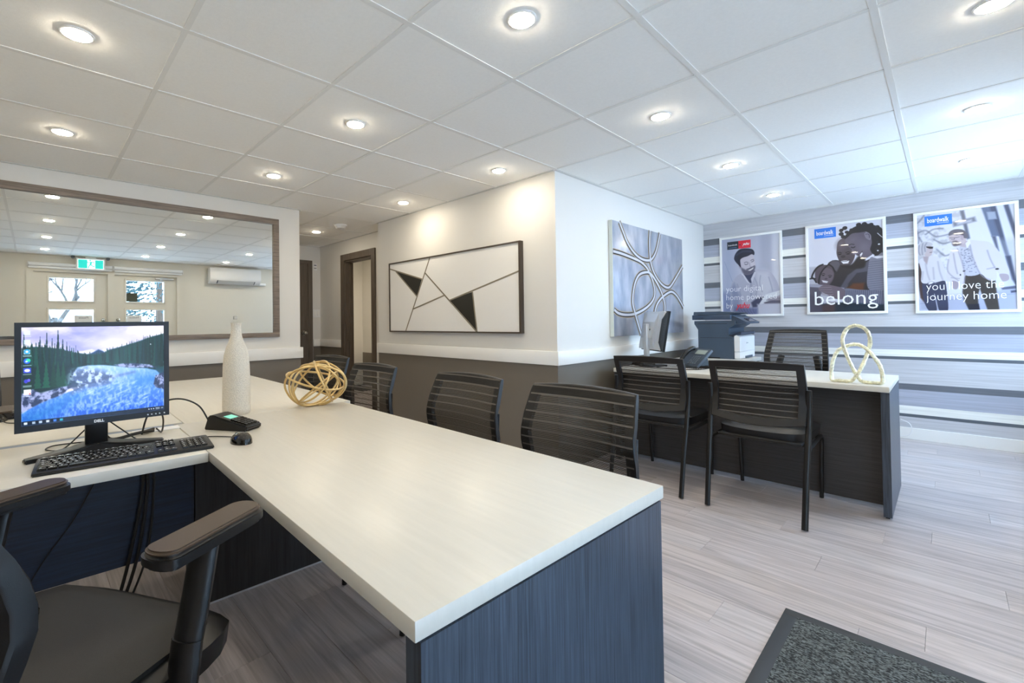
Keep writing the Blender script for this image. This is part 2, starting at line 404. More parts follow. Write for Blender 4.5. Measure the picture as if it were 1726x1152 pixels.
# wainscot paint and chair rails
def wains(parent, x0, x1, y0, y1): obj('wainscot', B(x0, x1, y0, y1, 0, RB + .01), M_taupe, parent, smooth=0)
e_ = 0.004
wains(wl, XM, XM + e_, YN, YH0); wains(wl, XM - T, XM + e_, YH0, YH0 + e_)
wains(wm, -4.45 - e_, XC + e_, YA - e_, YA); wains(wi, XC, XC + e_, YA - e_, YS)
wains(ws, XH, DX0 - .085, YH1 - e_, YH1); wains(we, XH, XH + e_, 3.02, YH1)
RI = [0]
def rail(x0, x1, y0, y1, z0=RB, z1=RT):
    RI[0] += 1; struct('trim_%d' % RI[0], B(x0, x1, y0, y1, z0, z1, bev=.003), M_trimw, smooth=30)
rail(XM, XM + .022, YN, YH0 + .022); rail(XM - T, XM, YH0, YH0 + .022)
rail(-4.45 - .022, XC + .022, YA - .022, YA); rail(XC, XC + .022, YA, YS - .001); rail(-4.45 - .022, -4.45, YA, YH1 - .022)
rail(XH, DX0 - .085, YH1 - .022, YH1); rail(XH, XH + .022, 3.02, YH1 - .022)
# doorway casing (door_2) and the closed door at the hall's end (door_1)
d2 = tag(obj('door_2', (lambda b: (box(b, DX0 - .085, DX0, YH1 - .02, YH1, 0, DZ + .085), box(b, DX1, DX1 + .085, YH1 - .02, YH1, 0, DZ + .085), box(b, DX0, DX1, YH1 - .02, YH1, DZ, DZ + .085),
    box(b, DX0 - .004, DX0 + .02, YH1, YH1 + T + .02, 0, DZ), box(b, DX1 - .02, DX1, YH1, YH1 + T + .02, 0, DZ), box(b, DX0, DX1, YH1, YH1 + T + .02, DZ - .02, DZ),
    box(b, DX0 + .02, DX0 + .034, YH1 + .05, YH1 + .09, 0, DZ - .02))[-1])(bmesh.new()), M_doorw, None, 0), 'open doorway with dark stained casing in the hall', kind='structure')
lf = obj('door_leaf', B(0, .68, -.02, .02, .01, 1.985), M_doorl, d2, smooth=0, loc=(-5.012, YH1 + .16, 0), rotz=math.radians(140))
obj('strike_plate', B(DX0 + .018, DX0 + .024, YH1 + .055, YH1 + .085, .93, 1.02), M_chrome, d2)
d1 = struct('door_1', B(XH, XH + .012, 2.03, 2.94, 0, 2.03), M_doorw)
bm = bmesh.new(); box(bm, XH, XH + .026, 2.94, 3.005, 0, 2.08); box(bm, XH, XH + .026, 1.965, 2.03, 0, 2.08); box(bm, XH, XH + .026, 2.03, 2.94, 2.03, 2.08); obj('door_casing', bm, M_doorw, d1, smooth=0)
bm = bmesh.new(); cyl(bm, (XH + .02, 2.87, 1.015), .032, .012, axis='x'); cyl(bm, (XH + .045, 2.87, 1.015), .012, .05, axis='x'); bmesh.ops.create_uvsphere(bm, u_segments=16, v_segments=10, radius=.03, matrix=Matrix.Translation((XH + .075, 2.87, 1.015)))
obj('door_knob', bm, M_chrome, d1)

# ---- entry doors (seen in the mirror)
def entry_door(name, y0, y1, knob_y, lites):
    d = struct(name, B(XE + .03, XE + .075, y0 + .005, y1 - .005, .01, DZE - .005), M_cream)
    me = d.data
    bm = bmesh.new(); zs = [(1.57, 1.936), (1.06, 1.426), (0.55, 0.916), (0.12, 0.42)]
    a, b_ = lites; cur = [(.01, .12), (.42, .55), (.916, 1.06), (1.426, 1.57), (1.936, DZE - .005)]
    box(bm, XE + .01, XE + .09, y0 - .012, y0 + .006, 0, DZE); box(bm, XE + .01, XE + .09, y1 - .006, y1 + .012, 0, DZE); box(bm, XE + .01, XE + .09, y0, y1, DZE - .006, DZE + .012); box(bm, XE + .01, XE + .09, y0, y1, -.01, .012); box(bm, XE + .03, XE + .075, y0 + .005, a, .01, DZE - .005); box(bm, XE + .03, XE + .075, b_, y1 - .005, .01, DZE - .005)
    for z0, z1 in cur: box(bm, XE + .03, XE + .075, a, b_, z0, z1)
    bm.to_mesh(me); bm.free()
    for z0, z1 in zs:
        bm = bmesh.new(); t = .028
        for q in ((a - t, a, z0 - t, z1 + t), (b_, b_ + t, z0 - t, z1 + t), (a, b_, z0 - t, z0), (a, b_, z1, z1 + t)): box(bm, XE + .018, XE + .03, q[0], q[1], q[2], q[3], bev=.003)
        mo = obj('lite_moulding', bm, M_cream, d, smooth=30)
        obj('pane', B(XE + .05, XE + .056, a, b_, z0, z1), M_glass, mo, smooth=0)
    bm = bmesh.new(); cyl(bm, (XE + .02, knob_y, 1.255), .03, .02, axis='x'); cyl(bm, (XE - .01, knob_y, 1.255), .012, .05, axis='x')
    bmesh.ops.create_uvsphere(bm, u_segments=14, v_segments=8, radius=.026, matrix=Matrix.Translation((XE - .03, knob_y, 1.255))); obj('door_knob', bm, M_chrome, d)
    return d
entry_door('door_3', 0.0, 0.92, 0.86, (0.185, 0.735)); d4 = entry_door('door_4', 1.01, 1.93, 1.065, (1.18, 1.732))
bm = bmesh.new(); box(bm, XE - .02, XE + .03, 1.60, 1.88, 1.975, 2.01, bev=.006); box(bm, XE - .03, XE + .0, 1.66, 1.70, 1.96, 2.02, bev=.004); obj('door_closer', bm, M_silver, d4)
bm = bmesh.new()
for q in ((-.08, 0), (.92, 1.01), (1.93, 2.03)): box(bm, XE - .018, XE, q[0], q[1], 0, DZE)
box(bm, XE - .018, XE, -.08, 2.03, DZE, DZE + .08); struct('trim_20', bm, M_cream)
# window further along the entry wall (lights the striped wall)
w1 = struct('window_1', (lambda b: (box(b, XE - .015, XE + .08, 3.79, 3.85, .69, 2.06), box(b, XE - .015, XE + .08, 5.75, 5.81, .69, 2.06), box(b, XE - .015, XE + .08, 3.85, 5.75, 2.0, 2.06), box(b, XE - .04, XE + .08, 3.85, 5.75, .69, .75), box(b, XE + .03, XE + .07, 4.78, 4.83, .75, 2.0))[-1])(bmesh.new()), M_trimw)
obj('pane', B(XE + .048, XE + .054, 3.85, 5.75, .75, 2.0), M_glass, w1, smooth=0)
# outdoors: ground, bare tree, spruce
struct('ground', (lambda b: (box(b, XE + T, 18, -16, 14, -.25, -.15), box(b, -12, XE + T, -16, YN - T, -.25, -.15))[-1])(bmesh.new()), mat('bounce_white_ground', (236, 238, 242), .9))  # ground made white so it bounces daylight up to the ceiling inside
def branch(bm, p, d, l, r, depth):
    q = p + d * l; mid = p + d * l * .5 + Vector((random.uniform(-1, 1), random.uniform(-1, 1), 0)) * l * .06
    tube(bm, [p, mid, q], lambda t: r * (1 - .4 * t), n=5)
    if depth == 0: return
    for _ in range(3 if depth > 1 else 4):
        nd = (d + Vector((random.uniform(-.8, .8), random.uniform(-.8, .8), random.uniform(-.2, .6)))).normalized()
        branch(bm, p + d * l * random.uniform(.55, 1), nd, l * random.uniform(.55, .75), r * .58, depth - 1)
for k, (x, y, lab) in enumerate([(4.4, .30, 'bare leafless tree outside the glazed entry doors, standing nearer'), (6.8, -.6, 'bare leafless tree outside the glazed entry doors, standing farther')]):
    bm = bmesh.new(); branch(bm, Vector((x, y, -.15)), Vector((0, 0.03, 1)).normalized(), 1.5, .09, 5)
    tag(obj('bare_tree', bm, mat('bare_bark', (66, 62, 58), .8)), lab, 'tree')
bm = bmesh.new(); tube(bm, [(0, 0, 0), (0, 0, 5.2)], lambda t: .12 * (1 - .9 * t), n=8)
sp = thing('spruce_tree', 'dense blue green spruce outside the right entry door', 'tree', (5.8, 2.5, -.15))
obj('trunk', bm, mat('spruce_bark', (80, 66, 54), .9), sp)
bm = bmesh.new()
for i in range(2600):
    h = random.uniform(.5, 5.1); rad = 1.75 * (1 - h / 5.3) * math.sqrt(random.uniform(.15, 1)); a = random.uniform(0, 2 * PI)
    c = Vector((math.cos(a) * rad, math.sin(a) * rad, h - rad * .25)); d = Vector((math.cos(a), math.sin(a), -.3)).normalized() * random.uniform(.12, .22); s = Vector((-d.y, d.x, 0)) * .35
    v = [bm.verts.new(c - s * .5), bm.verts.new(c + d), bm.verts.new(c + s * .5), bm.verts.new(c + Vector((0, 0, -.05)))]
    bm.faces.new((v[0], v[1], v[2])); bm.faces.new((v[0], v[3], v[1])); bm.faces.new((v[3], v[2], v[1]))
obj('needles', bm, mat('spruce_needles', (44, 72, 74), .7), sp, smooth=0)['kind'] = 'stuff'

#@@PART2
# ================================================================== OBJECTS
# ---- main desk cluster (turned by 1.66 degrees)
DN = (-.496, .373, 0); DR = -.029; DH = .752
ca, sa = math.cos(DR), math.sin(DR)
def dl(x, y, z=0): return (DN[0] + x * ca - y * sa, DN[1] + x * sa + y * ca, z)
A = thing('desk', 'long pale-topped desk running toward the camera with a dark woodgrain end panel', 'desk', DN, DR)
obj('tabletop', B(-1.645, 0, 0, .735, DH - .03, DH, bev=.002), M_top, A)
obj('end_panel', B(-.037, -.001, .010, .722, 0, DH - .034), M_darkv, A, 0)
obj('end_panel', B(-1.645, -1.61, .06, .722, 0.008, DH - .034), M_dark, A, 0)
obj('floor_glide', B(-1.645, -1.61, .06, .722, 0, .008), M_silver, A, 0)
obj('sub_frame', B(-1.60, -.05, .60, .63, DH - .075, DH - .032), M_dark, A, 0)
A2 = thing('desk', 'pale-topped desk at the far end, its corner near the mirror wall end', 'desk', DN, DR)
obj('tabletop', B(-3.33, -1.648, .03, .775, DH - .03, DH, bev=.002), M_top, A2)
obj('end_panel', B(-3.33, -3.295, .04, .76, 0, DH - .034), M_dark, A2, 0); obj('end_panel', B(-1.69, -1.655, .04, .76, 0, DH - .034), M_dark, A2, 0)
R1 = thing('desk_return', 'pale side return under the lit monitor, with dark blue modesty panel', 'desk', DN, DR)
obj('tabletop', B(-1.635, -1.105, -1.45, -.003, DH - .03, DH, bev=.002), M_topy, R1)
obj('modesty_panel', B(-1.632, -1.612, -1.41, .055, .26, DH - .034), M_darky, R1, 0)
obj('end_panel', B(-1.635, -1.11, -1.45, -1.415, 0, DH - .034), M_dark, R1, 0)
obj('cable_plate', B(-1.615, -1.56, -.15, .0, DH, DH + .004, bev=.001), M_whitep, R1)
R2 = thing('desk_return', 'pale side return behind the lit monitor, on the mirror side of the gap', 'desk', DN, DR)
obj('tabletop', B(-2.3, -1.678, -1.45, .027, DH - .03, DH, bev=.002), M_topy, R2)
obj('modesty_panel', B(-1.70, -1.682, -1.41, .02, .26, DH - .034), M_darky, R2, 0)
obj('end_panel', B(-2.3, -1.68, -1.45, -1.415, 0, DH - .034), M_dark, R2, 0)
tag(obj('cable_channel', B(-1.676, -1.637, -1.45, -.005, DH - .04, DH - .002), mat('channel_metal', (128, 140, 160), .5), None, 0, DN, DR), 'narrow grey metal channel in the gap between the two returns', 'cable channel')

# ---- chairs
def backrest(par, prof, hw, curv, fw, th, ft, fb, mesh_front=.008, name='back_frame', bd=0.0):
    """prof [(z,y)] side profile, hw(z) half width, curv depth of the plan curve, faces +y"""
    zs = [p[0] for p in prof]; ysp = [p[1] for p in prof]
    z0, z1 = zs[0], zs[-1]
    def yy(z): return float(np.interp(z, zs, ysp))
    def S(s, z, off=0): return (s * hw(z), yy(z) - curv * (1 - s * s) + off, z - bd * (1 - s * s) * max(0, 1 - (z - z0) / .14))
    def loop(ins, off):
        pts = []; n = 8; nz = 12
        za, zb = z0 + (fb if ins else 0), z1 - (ft if ins else 0)
        def sc(z): return (1 - (fw / hw(z) if ins else 0))
        for i in range(n): s = -1 + 2 * i / n; pts.append(S(s * sc(za), za, off))
        for i in range(nz): z = za + (zb - za) * i / nz; pts.append(S(sc(z), z, off))
        for i in range(n): s = 1 - 2 * i / n; pts.append(S(s * sc(zb), zb + (0 if ins else .010 * (1 - s * s)), off))
        for i in range(nz): z = zb - (zb - za) * i / nz; pts.append(S(-sc(z), z, off))
        return pts
    bm = bmesh.new(); V = [[bm.verts.new(p) for p in loop(i, o)] for i, o in ((0, 0), (1, 0), (1, -th), (0, -th))]
    k = len(V[0])
    for a in range(4):
        for i in range(k): bm.faces.new((V[a][i], V[a][(i + 1) % k], V[(a + 1) % 4][(i + 1) % k], V[(a + 1) % 4][i]))
    bmesh.ops.bevel(bm, geom=[e for e in bm.edges if e.verts[0] in V[0] and e.verts[1] in V[0] or e.verts[0] in V[3] and e.verts[1] in V[3]], offset=.004, segments=1, affect='EDGES')
    obj(name, bm, M_blackm, par, 35)
    bm = bmesh.new(); G = []
    for j in range(19):
        z = z0 + .004 + (z1 - z0 - .006) * j / 18
        G.append([bm.verts.new(S((-1 + 2 * i / 12) * (1 - .006 / hw(z)), z + .008 * (1 - (-1 + 2 * i / 12) ** 2) * (j / 18), mesh_front * (.15 if i in (0, 12) else 1))) for i in range(13)])
    for j in range(18):
        for i in range(12): bm.faces.new((G[j][i], G[j][i + 1], G[j + 1][i + 1], G[j + 1][i]))
    obj('mesh_panel', bm, M_mesh, par, 60)
def cushion(x, y0, y1, z0, z1, droop=.02, back=0.0):
    bm = bmesh.new(); nx, ny = 12, 10; top = []; bot = []
    def rr(i, j):
        u = -1 + 2 * i / nx; v = -1 + 2 * j / ny
        # rounded rectangle
        k = .86; uu = u * (1 - .13 * abs(v) ** 5); vv = v * (1 - .12 * abs(u) ** 5)
        return uu, vv
    for j in range(ny + 1):
        rt = []; rb = []
        for i in range(nx + 1):
            u, v = rr(i, j); X = u * x; Y = (y0 + y1) / 2 + v * (y1 - y0) / 2
            e = max(abs(-1 + 2 * i / nx), abs(-1 + 2 * j / ny)); edge = max(0, (e - .75) / .25) ** 2
            d = droop * max(0, v) ** 3
            rt.append(bm.verts.new((X, Y, z1 - .016 * edge - d - back * (1 - u * u) * max(0, -v)))); rb.append(bm.verts.new((X * .97, Y, z0 + .010 * edge - d * .6)))
        top.append(rt); bot.append(rb)
    for j in range(ny):
        for i in range(nx):
            bm.faces.new((top[j][i], top[j][i + 1], top[j + 1][i + 1], top[j + 1][i])); bm.faces.new((bot[j][i], bot[j + 1][i], bot[j + 1][i + 1], bot[j][i + 1]))
    for i in range(nx):
        bm.faces.new((top[0][i], bot[0][i], bot[0][i + 1], top[0][i + 1])); bm.faces.new((top[ny][i], top[ny][i + 1], bot[ny][i + 1], bot[ny][i]))
    for j in range(ny):
        bm.faces.new((top[j][0], top[j + 1][0], bot[j + 1][0], bot[j][0])); bm.faces.new((top[j][nx], bot[j][nx], bot[j + 1][nx], top[j + 1][nx]))
    return bm
def guest_chair(label, group, wt=.25, wk=.252, lx=0):
    t = thing('guest_chair', label, 'chair', group=group)
    for s in (-1, 1):
        obj('rear_leg', tube(bmesh.new(), smoothpath([(s * .243, 0, .006), (s * (.246 - lx * .3), .045, .25), (s * (.250 - lx * .8), .098, .48), (s * (.2515 - lx), .125, .62), (s * (.2525 - lx), .122, .745)], 4), .0125, 10, flat=(1.25, .8)), M_black, t)
        obj('front_leg', tube(bmesh.new(), smoothpath([(s * .247, .085, .415), (s * .243, .30, .415), (s * .238, .50, .415), (s * .235, .575, .405), (s * .232, .606, .36), (s * .226, .618, .2), (s * .222, .628, .006)], 5), .0115, 10), M_black, t)
    obj('seat_rail', tube(bmesh.new(), [(-.247, .20, .415), (.247, .20, .415)], .011, 8), M_black, t); obj('seat_rail', tube(bmesh.new(), [(-.24, .50, .415), (.24, .50, .415)], .011, 8), M_black, t)
    obj('seat_shell', B(-.215, .215, .13, .58, .420, .440, bev=.008), M_black, t)
    obj('seat', cushion(.240, .15, .66, .424, .502, .030, .012), M_vinyl, t)
    backrest(t, [(.550, .110), (.60, .130), (.70, .150), (.745, .143), (.89, .085)], lambda z: float(np.interp(z, [.5, .70, .89], [wk - .012, wk - .006, wt - .006])), .028, .038, .022, .034, .038, bd=.027)
    return t
def task_chair(label, group=None):
    t = thing('task_chair', label, 'chair', group=group)
    # five-star base
    bm = bmesh.new()
    for k in range(5):
        a = 2 * PI * k / 5 + .3; d = Vector((math.cos(a), math.sin(a), 0))
        tube(bm, [d * .03 + Vector((0, 0, .13)), d * .18 + Vector((0, 0, .11)), d * .31 + Vector((0, 0, .075))], lambda t_: .026 * (1 - .4 * t_), 8, flat=(.7, 1))
    cyl(bm, (0, 0, .12), .045, .07); obj('star_base', bm, M_black, t)
    for k in range(5):
        a = 2 * PI * k / 5 + .3; c = Vector((math.cos(a) * .31, math.sin(a) * .31, .03)); bm = bmesh.new()
        for s in (-1, 1):
            rr = bmesh.ops.create_cone(bm, cap_ends=True, segments=16, radius1=.03, radius2=.03, depth=.018)
            bmesh.ops.transform(bm, matrix=Matrix.Translation(c + Vector((-math.sin(a), math.cos(a), 0)) * s * .016) @ Matrix.Rotation(a, 4, 'Z') @ Matrix.Rotation(PI / 2, 4, 'X'), verts=rr['verts'])
        cyl(bm, (c.x, c.y, .055), .008, .05, 8); obj('caster', bm, M_black, t)
    obj('gas_lift', cyl(cyl(bmesh.new(), (0, 0, .27), .026, .26), (0, 0, .42), .017, .12), M_black, t)
    obj('tilt_mechanism', B(-.10, .10, -.13, .12, .445, .50, bev=.012), M_black, t)
    obj('seat_shell', cushion(.262, -.215, .222, .498, .572, .018), M_black, t)
    obj('seat', cushion(.232, -.225, .205, .53, .592, .028), M_fabric, t)
    for s in (-1, 1):
        def padbm(hw_, y0_, y1_, z0_, z1_, bv):
            n = 10; pl = []
            for a in range(n + 1): t_ = PI * a / n; pl.append((hw_ * math.cos(t_), y1_ - .030 + .030 * math.sin(t_)))
            for a in range(n + 1): t_ = PI + PI * a / n; pl.append((hw_ * math.cos(t_), y0_ + .022 + .022 * math.sin(t_)))
            b = prism(bmesh.new(), [(s * .276 + u_, v_) for u_, v_ in pl], z0_, z1_)
            bmesh.ops.bevel(b, geom=[e for e in b.edges if abs(e.verts[0].co.z - e.verts[1].co.z) < 1e-6], offset=bv, segments=3, affect='EDGES'); return b
        ar = obj('armrest', padbm(.039, -.015, .215, .758, .785, .007), M_black, t, 30)
        obj('arm_pad', padbm(.0345, -.011, .211, .780, .790, .004), mat('armrest_warm_lit', (66, 51, 38), .45, bump=(900, .0003)), ar, 30)  # brown of the warm ceiling light is put into the pad colour
        obj('arm_post', tube(bmesh.new(), smoothpath([(s * .278, .090, .765), (s * .277, .072, .68), (s * .274, .055, .60)], 3), .021, 14, flat=(1.35, .8)), M_black, t)
        obj('arm_bracket', tube(bmesh.new(), smoothpath([(s * .274, .055, .61), (s * .272, .040, .52), (s * .25, .03, .475), (s * .17, .02, .465), (s * .09, .01, .47)], 4), .020, 12, flat=(1.5, .9)), M_black, t)
    backrest(t, [(.60, -.215), (.66, -.165), (.76, -.135), (.82, -.150), (.88, -.182), (.96, -.225), (1.035, -.262)], lambda z: float(np.interp(z, [.6, .72, .80, 1.035], [.215, .236, .238, .212])), .045, .042, .032, .03, .05)
    for s in (-1, 1):
        obj('back_bracket', tube(bmesh.new(), smoothpath([(s * .13, -.30, .80), (s * .15, -.275, .70), (s * .15, -.25, .58), (s * .10, -.20, .49), (s * .05, -.10, .475)], 4), .017, 10, flat=(1.6, .8)), M_black, t)
    bm = bmesh.new(); cyl(bm, (.19, -.255, .70), .030, .016, 20, 'y'); obj('back_lever', bm, M_grey, t)
    return t
tc0 = task_chair('black task chair in the left foreground, cut off by the picture edge')
tc0.location = (-1.125, .011, 0); tc0.rotation_euler = (0, 0, math.radians(30))
for o in list(bpy.data.objects):
    if o.parent: KIDS.setdefault(o.parent.name, []).append(o)
def kids_refresh():
    KIDS.clear()
    for o in bpy.data.objects:
        KIDS.setdefault(o.name, [])
        if o.parent: KIDS.setdefault(o.parent.name, []).append(o)
kids_refresh()
fc = dup(tc0, (-.93, 4.80, 0), math.radians(180), 'black mesh-backed task chair behind the far desk, facing the room')
for o in [x for x in bpy.data.objects if (x.parent == fc and x.name.split('.')[0] in ('armrest', 'arm_post', 'arm_bracket')) or (x.parent and x.parent.parent == fc and x.name.startswith('arm_pad'))]: bpy.data.objects.remove(o)
dup(tc0, (-3.02, -.36, 0), math.radians(-94), 'dark mesh-backed task chair half hidden behind the left edge of the lit monitor')
g0 = guest_chair('black guest chair in front of the far desk, the one nearer the knot sculpture', 'guest chairs in front of the far desk')
g0.location = (-.783, 3.018, 0)
kids_refresh()
dup(g0, (-1.425, 3.018, 0), 0, 'black guest chair in front of the far desk, the one nearer the loop painting')
g1 = guest_chair('black mesh guest chair at the long desk, nearest the camera', 'guest chairs along the long desk', wt=.232, wk=.254, lx=.02)
g1.location = (-.97, 1.615, 0); g1.rotation_euler = (0, 0, PI)
kids_refresh()
GL = 'guest chairs along the long desk'
dup(g1, (-1.60, 1.62, 0), PI - .02, 'black mesh guest chair at the long desk, second from the camera', GL)
dup(g1, (-2.44, 1.62, 0), PI + .02, 'black mesh guest chair at the long desk, just right of the wire ball', GL)
dup(g1, (-3.35, 1.80, 0), PI + .1, 'black mesh guest chair at the long desk, farthest away, partly behind the wire ball', GL)

# ---- lit monitor
def canvas(name, W, H, img, P00, PU, PV, m, parent):
    """colour-attribute grid: img (H,W,3) sRGB 0..255, row 0 on top; P00 top-left corner, PU/PV edge vectors"""
    us = np.linspace(0, 1, W); vs2 = np.linspace(0, 1, H)
    U, V = np.meshgrid(us, vs2)
    co = np.array(P00)[None, None] + U[..., None] * np.array(PU) + V[..., None] * np.array(PV)
    me = bpy.data.meshes.new(name); n = W * H
    idx = np.arange(n).reshape(H, W)
    q = np.stack([idx[:-1, :-1], idx[1:, :-1], idx[1:, 1:], idx[:-1, 1:]], -1).reshape(-1, 4)
    me.vertices.add(n); me.vertices.foreach_set('co', co.reshape(-1).astype(np.float32))
    me.loops.add(q.size); me.loops.foreach_set('vertex_index', q.reshape(-1).astype(np.int32))
    me.polygons.add(len(q)); me.polygons.foreach_set('loop_start', np.arange(0, q.size, 4, dtype=np.int32)); me.polygons.foreach_set('loop_total', np.full(len(q), 4, dtype=np.int32))
    me.update(); me.validate()
    at = me.color_attributes.new('print', 'FLOAT_COLOR', 'POINT')
    c = np.clip(img / 255., 0, 1); c = np.where(c <= .04045, c / 12.92, ((c + .055) / 1.055) ** 2.4)
    at.data.foreach_set('color', np.concatenate([c, np.ones((H, W, 1))], -1).reshape(-1).astype(np.float32))
    me.materials.append(m); o = bpy.data.objects.new(name, me); C.objects.link(o)
    if parent: o.parent = parent
    return o
def print_mat(name, rough=.25, emit=0, coat=0.0):
    m = bpy.data.materials.new(name); m.use_nodes = True; nt = m.node_tree; b = nt.nodes['Principled BSDF']
    a = nt.nodes.new('ShaderNodeAttribute'); a.attribute_name = 'print'
    b.inputs['Roughness'].default_value = rough
    if emit:
        b.inputs['Base Color'].default_value = (.01, .01, .01, 1); nt.links.new(a.outputs['Color'], b.inputs['Emission Color']); b.inputs['Emission Strength'].default_value = emit
    else: nt.links.new(a.outputs['Color'], b.inputs['Base Color'])
    if coat: b.inputs['Coat Weight'].default_value = coat; b.inputs['Coat Roughness'].default_value = .02
    return m
class Paint:
    def __init__(s, W, H, ox, oy, sx, sy, col=(255, 255, 255)):
        """drawing units (x,y) map to pixels by (x-ox)*sx"""
        s.W, s.H = W, H; s.I = np.zeros((H, W, 3)) + np.array(col, float)
        px, py = np.meshgrid(np.arange(W), np.arange(H)); s.X = px / (W - 1) * sx + ox; s.Y = py / (H - 1) * sy + oy; s.k = sx / (W - 1)
    def put(s, a, col):
        a = np.clip(a, 0, 1)[..., None]; col = np.array(col, float)
        s.I = s.I * (1 - a) + col * a
    def poly(s, pts, col, soft=1.0, alpha=1.0):
        p = np.array(pts, float); n = len(p); ins = np.zeros(s.X.shape, bool); d = np.full(s.X.shape, 1e9)
        for i in range(n):
            x0, y0 = p[i]; x1, y1 = p[(i + 1) % n]
            if y0 != y1:
                c = ((y0 > s.Y) != (y1 > s.Y)) & (s.X < (x1 - x0) * (s.Y - y0) / (y1 - y0) + x0); ins ^= c
            dx, dy = x1 - x0, y1 - y0; t = np.clip(((s.X - x0) * dx + (s.Y - y0) * dy) / (dx * dx + dy * dy + 1e-9), 0, 1)
            d = np.minimum(d, np.hypot(s.X - x0 - t * dx, s.Y - y0 - t * dy))
        sd = np.where(ins, d, -d) / (s.k * soft); s.put((sd + .5) * alpha if alpha == 1 else np.clip(sd + .5, 0, 1) * alpha, col)
    def ell(s, cx, cy, rx, ry, col, rot=0, soft=1.0, alpha=1.0):
        c, q = math.cos(rot), math.sin(rot); x = (s.X - cx) * c + (s.Y - cy) * q; y = -(s.X - cx) * q + (s.Y - cy) * c
        r = np.hypot(x / rx, y / ry); s.put(np.clip((1 - r) * min(rx, ry) / (s.k * soft) + .5, 0, 1) * alpha, col)
    def line(s, pts, wd, col, soft=1.0, alpha=1.0):
        d = np.full(s.X.shape, 1e9)
        for (x0, y0), (x1, y1) in zip(pts, pts[1:]):
            dx, dy = x1 - x0, y1 - y0; t = np.clip(((s.X - x0) * dx + (s.Y - y0) * dy) / (dx * dx + dy * dy + 1e-9), 0, 1)
            d = np.minimum(d, np.hypot(s.X - x0 - t * dx, s.Y - y0 - t * dy))
        s.put(np.clip((wd / 2 - d) / (s.k * soft) + .5, 0, 1) * alpha, col)
    def curve(s, pts, wd, col, **k): s.line([tuple(v)[:2] for v in smoothpath([(a, b_, 0) for a, b_ in pts], 6)], wd, col, **k)
    def blob(s, pts, col, **k): s.poly([tuple(v)[:2] for v in smoothpath([(a, b_, 0) for a, b_ in pts], 5, closed=True)], col, **k)
def fnoise(W, H, sx, sy, seed, octs=4):
    rs = np.random.RandomState(seed); out = np.zeros((H, W)); amp = 1; tot = 0
    for o in range(octs):
        gw, gh = int(sx * 2 ** o) + 2, int(sy * 2 ** o) + 2; g = rs.rand(gh + 1, gw + 1)
        x = np.linspace(0, gw - 1.001, W); y = np.linspace(0, gh - 1.001, H); xi = x.astype(int); yi = y.astype(int); fx = x - xi; fy = y - yi
        fx = fx * fx * (3 - 2 * fx); fy = fy * fy * (3 - 2 * fy)
        a = g[yi][:, xi]; b_ = g[yi][:, xi + 1]; c = g[yi + 1][:, xi]; d = g[yi + 1][:, xi + 1]
        out += amp * ((a * (1 - fx) + b_ * fx) * (1 - fy)[:, None] + (c * (1 - fx) + d * fx) * fy[:, None]); tot += amp; amp *= .55
    return out / tot
# wallpaper: river between spruces; drawing units 0..1320 x 0..950
W_, H_ = 300, 240
p = Paint(W_, H_, 0, 0, 1320, 950)
n1 = fnoise(W_, H_, 4, 7, 3, 5); n2 = fnoise(W_, H_, 40, 24, 5, 4); n3 = fnoise(W_, H_, 10, 60, 9, 3); n4 = fnoise(W_, H_, 70, 26, 11, 3)
sky = np.array([148, 152, 214])[None, None] * (1 - n1[..., None]) + np.array([246, 238, 244])[None, None] * n1[..., None]
cl = np.clip((n1 - .48) * 5, 0, 1)[..., None]; sky = sky * (1 - cl) + np.array([238, 232, 240]) * cl
p.I = sky * (1 + .05 * (p.Y[..., None] / 260 - .5))
p.ell(790, 150, 170, 70, (238, 232, 236), 0, 30, .7); p.ell(1180, 70, 150, 60, (240, 232, 232), 0, 30, .7); p.ell(480, 90, 160, 50, (120, 128, 196), 0, 30, .5)
p.poly([(430, 262), (520, 250), (600, 235), (650, 262), (720, 238), (800, 258), (800, 300), (430, 300)], (226, 224, 244), 4)
p.poly([(560, 290), (610, 268), (660, 240), (700, 258), (740, 290)], (44, 82, 122), 3)
rs = np.random.RandomState(4)
def spruce(x, yb, h, wd, col):
    pts = [(x, yb - h)]; n = 7
    for i in range(1, n + 1): t = i / n; pts += [(x + wd * t * .5, yb - h + h * t), (x + wd * t * .32, yb - h + h * t - 2)]
    L_ = [(2 * x - a, b_) for a, b_ in reversed(pts[1:])]
    m = (np.abs(p.X - x) < wd * .6) & (p.Y > yb - h - 5) & (p.Y < yb + 5)
    t = (p.Y - (yb - h)) / h; halfw = wd * .5 * (.10 + .9 * t) * (.62 + .38 * np.abs(np.sin(t * 19 + x)))
    p.put(np.where(m & (t > 0) & (t < 1), np.clip((halfw - np.abs(p.X - x)) / 3 + .5, 0, 1), 0), col)
p.poly([(0, 200), (120, 190), (300, 215), (440, 262), (560, 285), (700, 285), (760, 250), (900, 215), (1050, 170), (1200, 120), (1320, 90), (1320, 560), (0, 640)], (24, 74, 76), 3)
for i in range(150):
    x = rs.uniform(-20, 1330); base = 430 + rs.uniform(-60, 60)
    top = np.interp(x, [0, 120, 300, 440, 560, 700, 900, 1050, 1200, 1320], [150, 170, 190, 240, 270, 268, 210, 160, 110, 80]) + rs.uniform(-28, 40)
    g = rs.uniform(.6, 1.25); spruce(x, base, base - top, rs.uniform(26, 52), tuple(np.array([22, 74, 68]) * g))
for x, top, wd in [(300, 30, 60), (205, 55, 50), (150, 90, 44), (340, 120, 54), (250, 110, 40), (20, 60, 60), (455, 190, 22), (400, 190, 30), (375, 150, 40), (1105, 100, 30), (1240, 90, 40)]:
    spruce(x, 470, 470 - top, wd, (24, 66, 70))
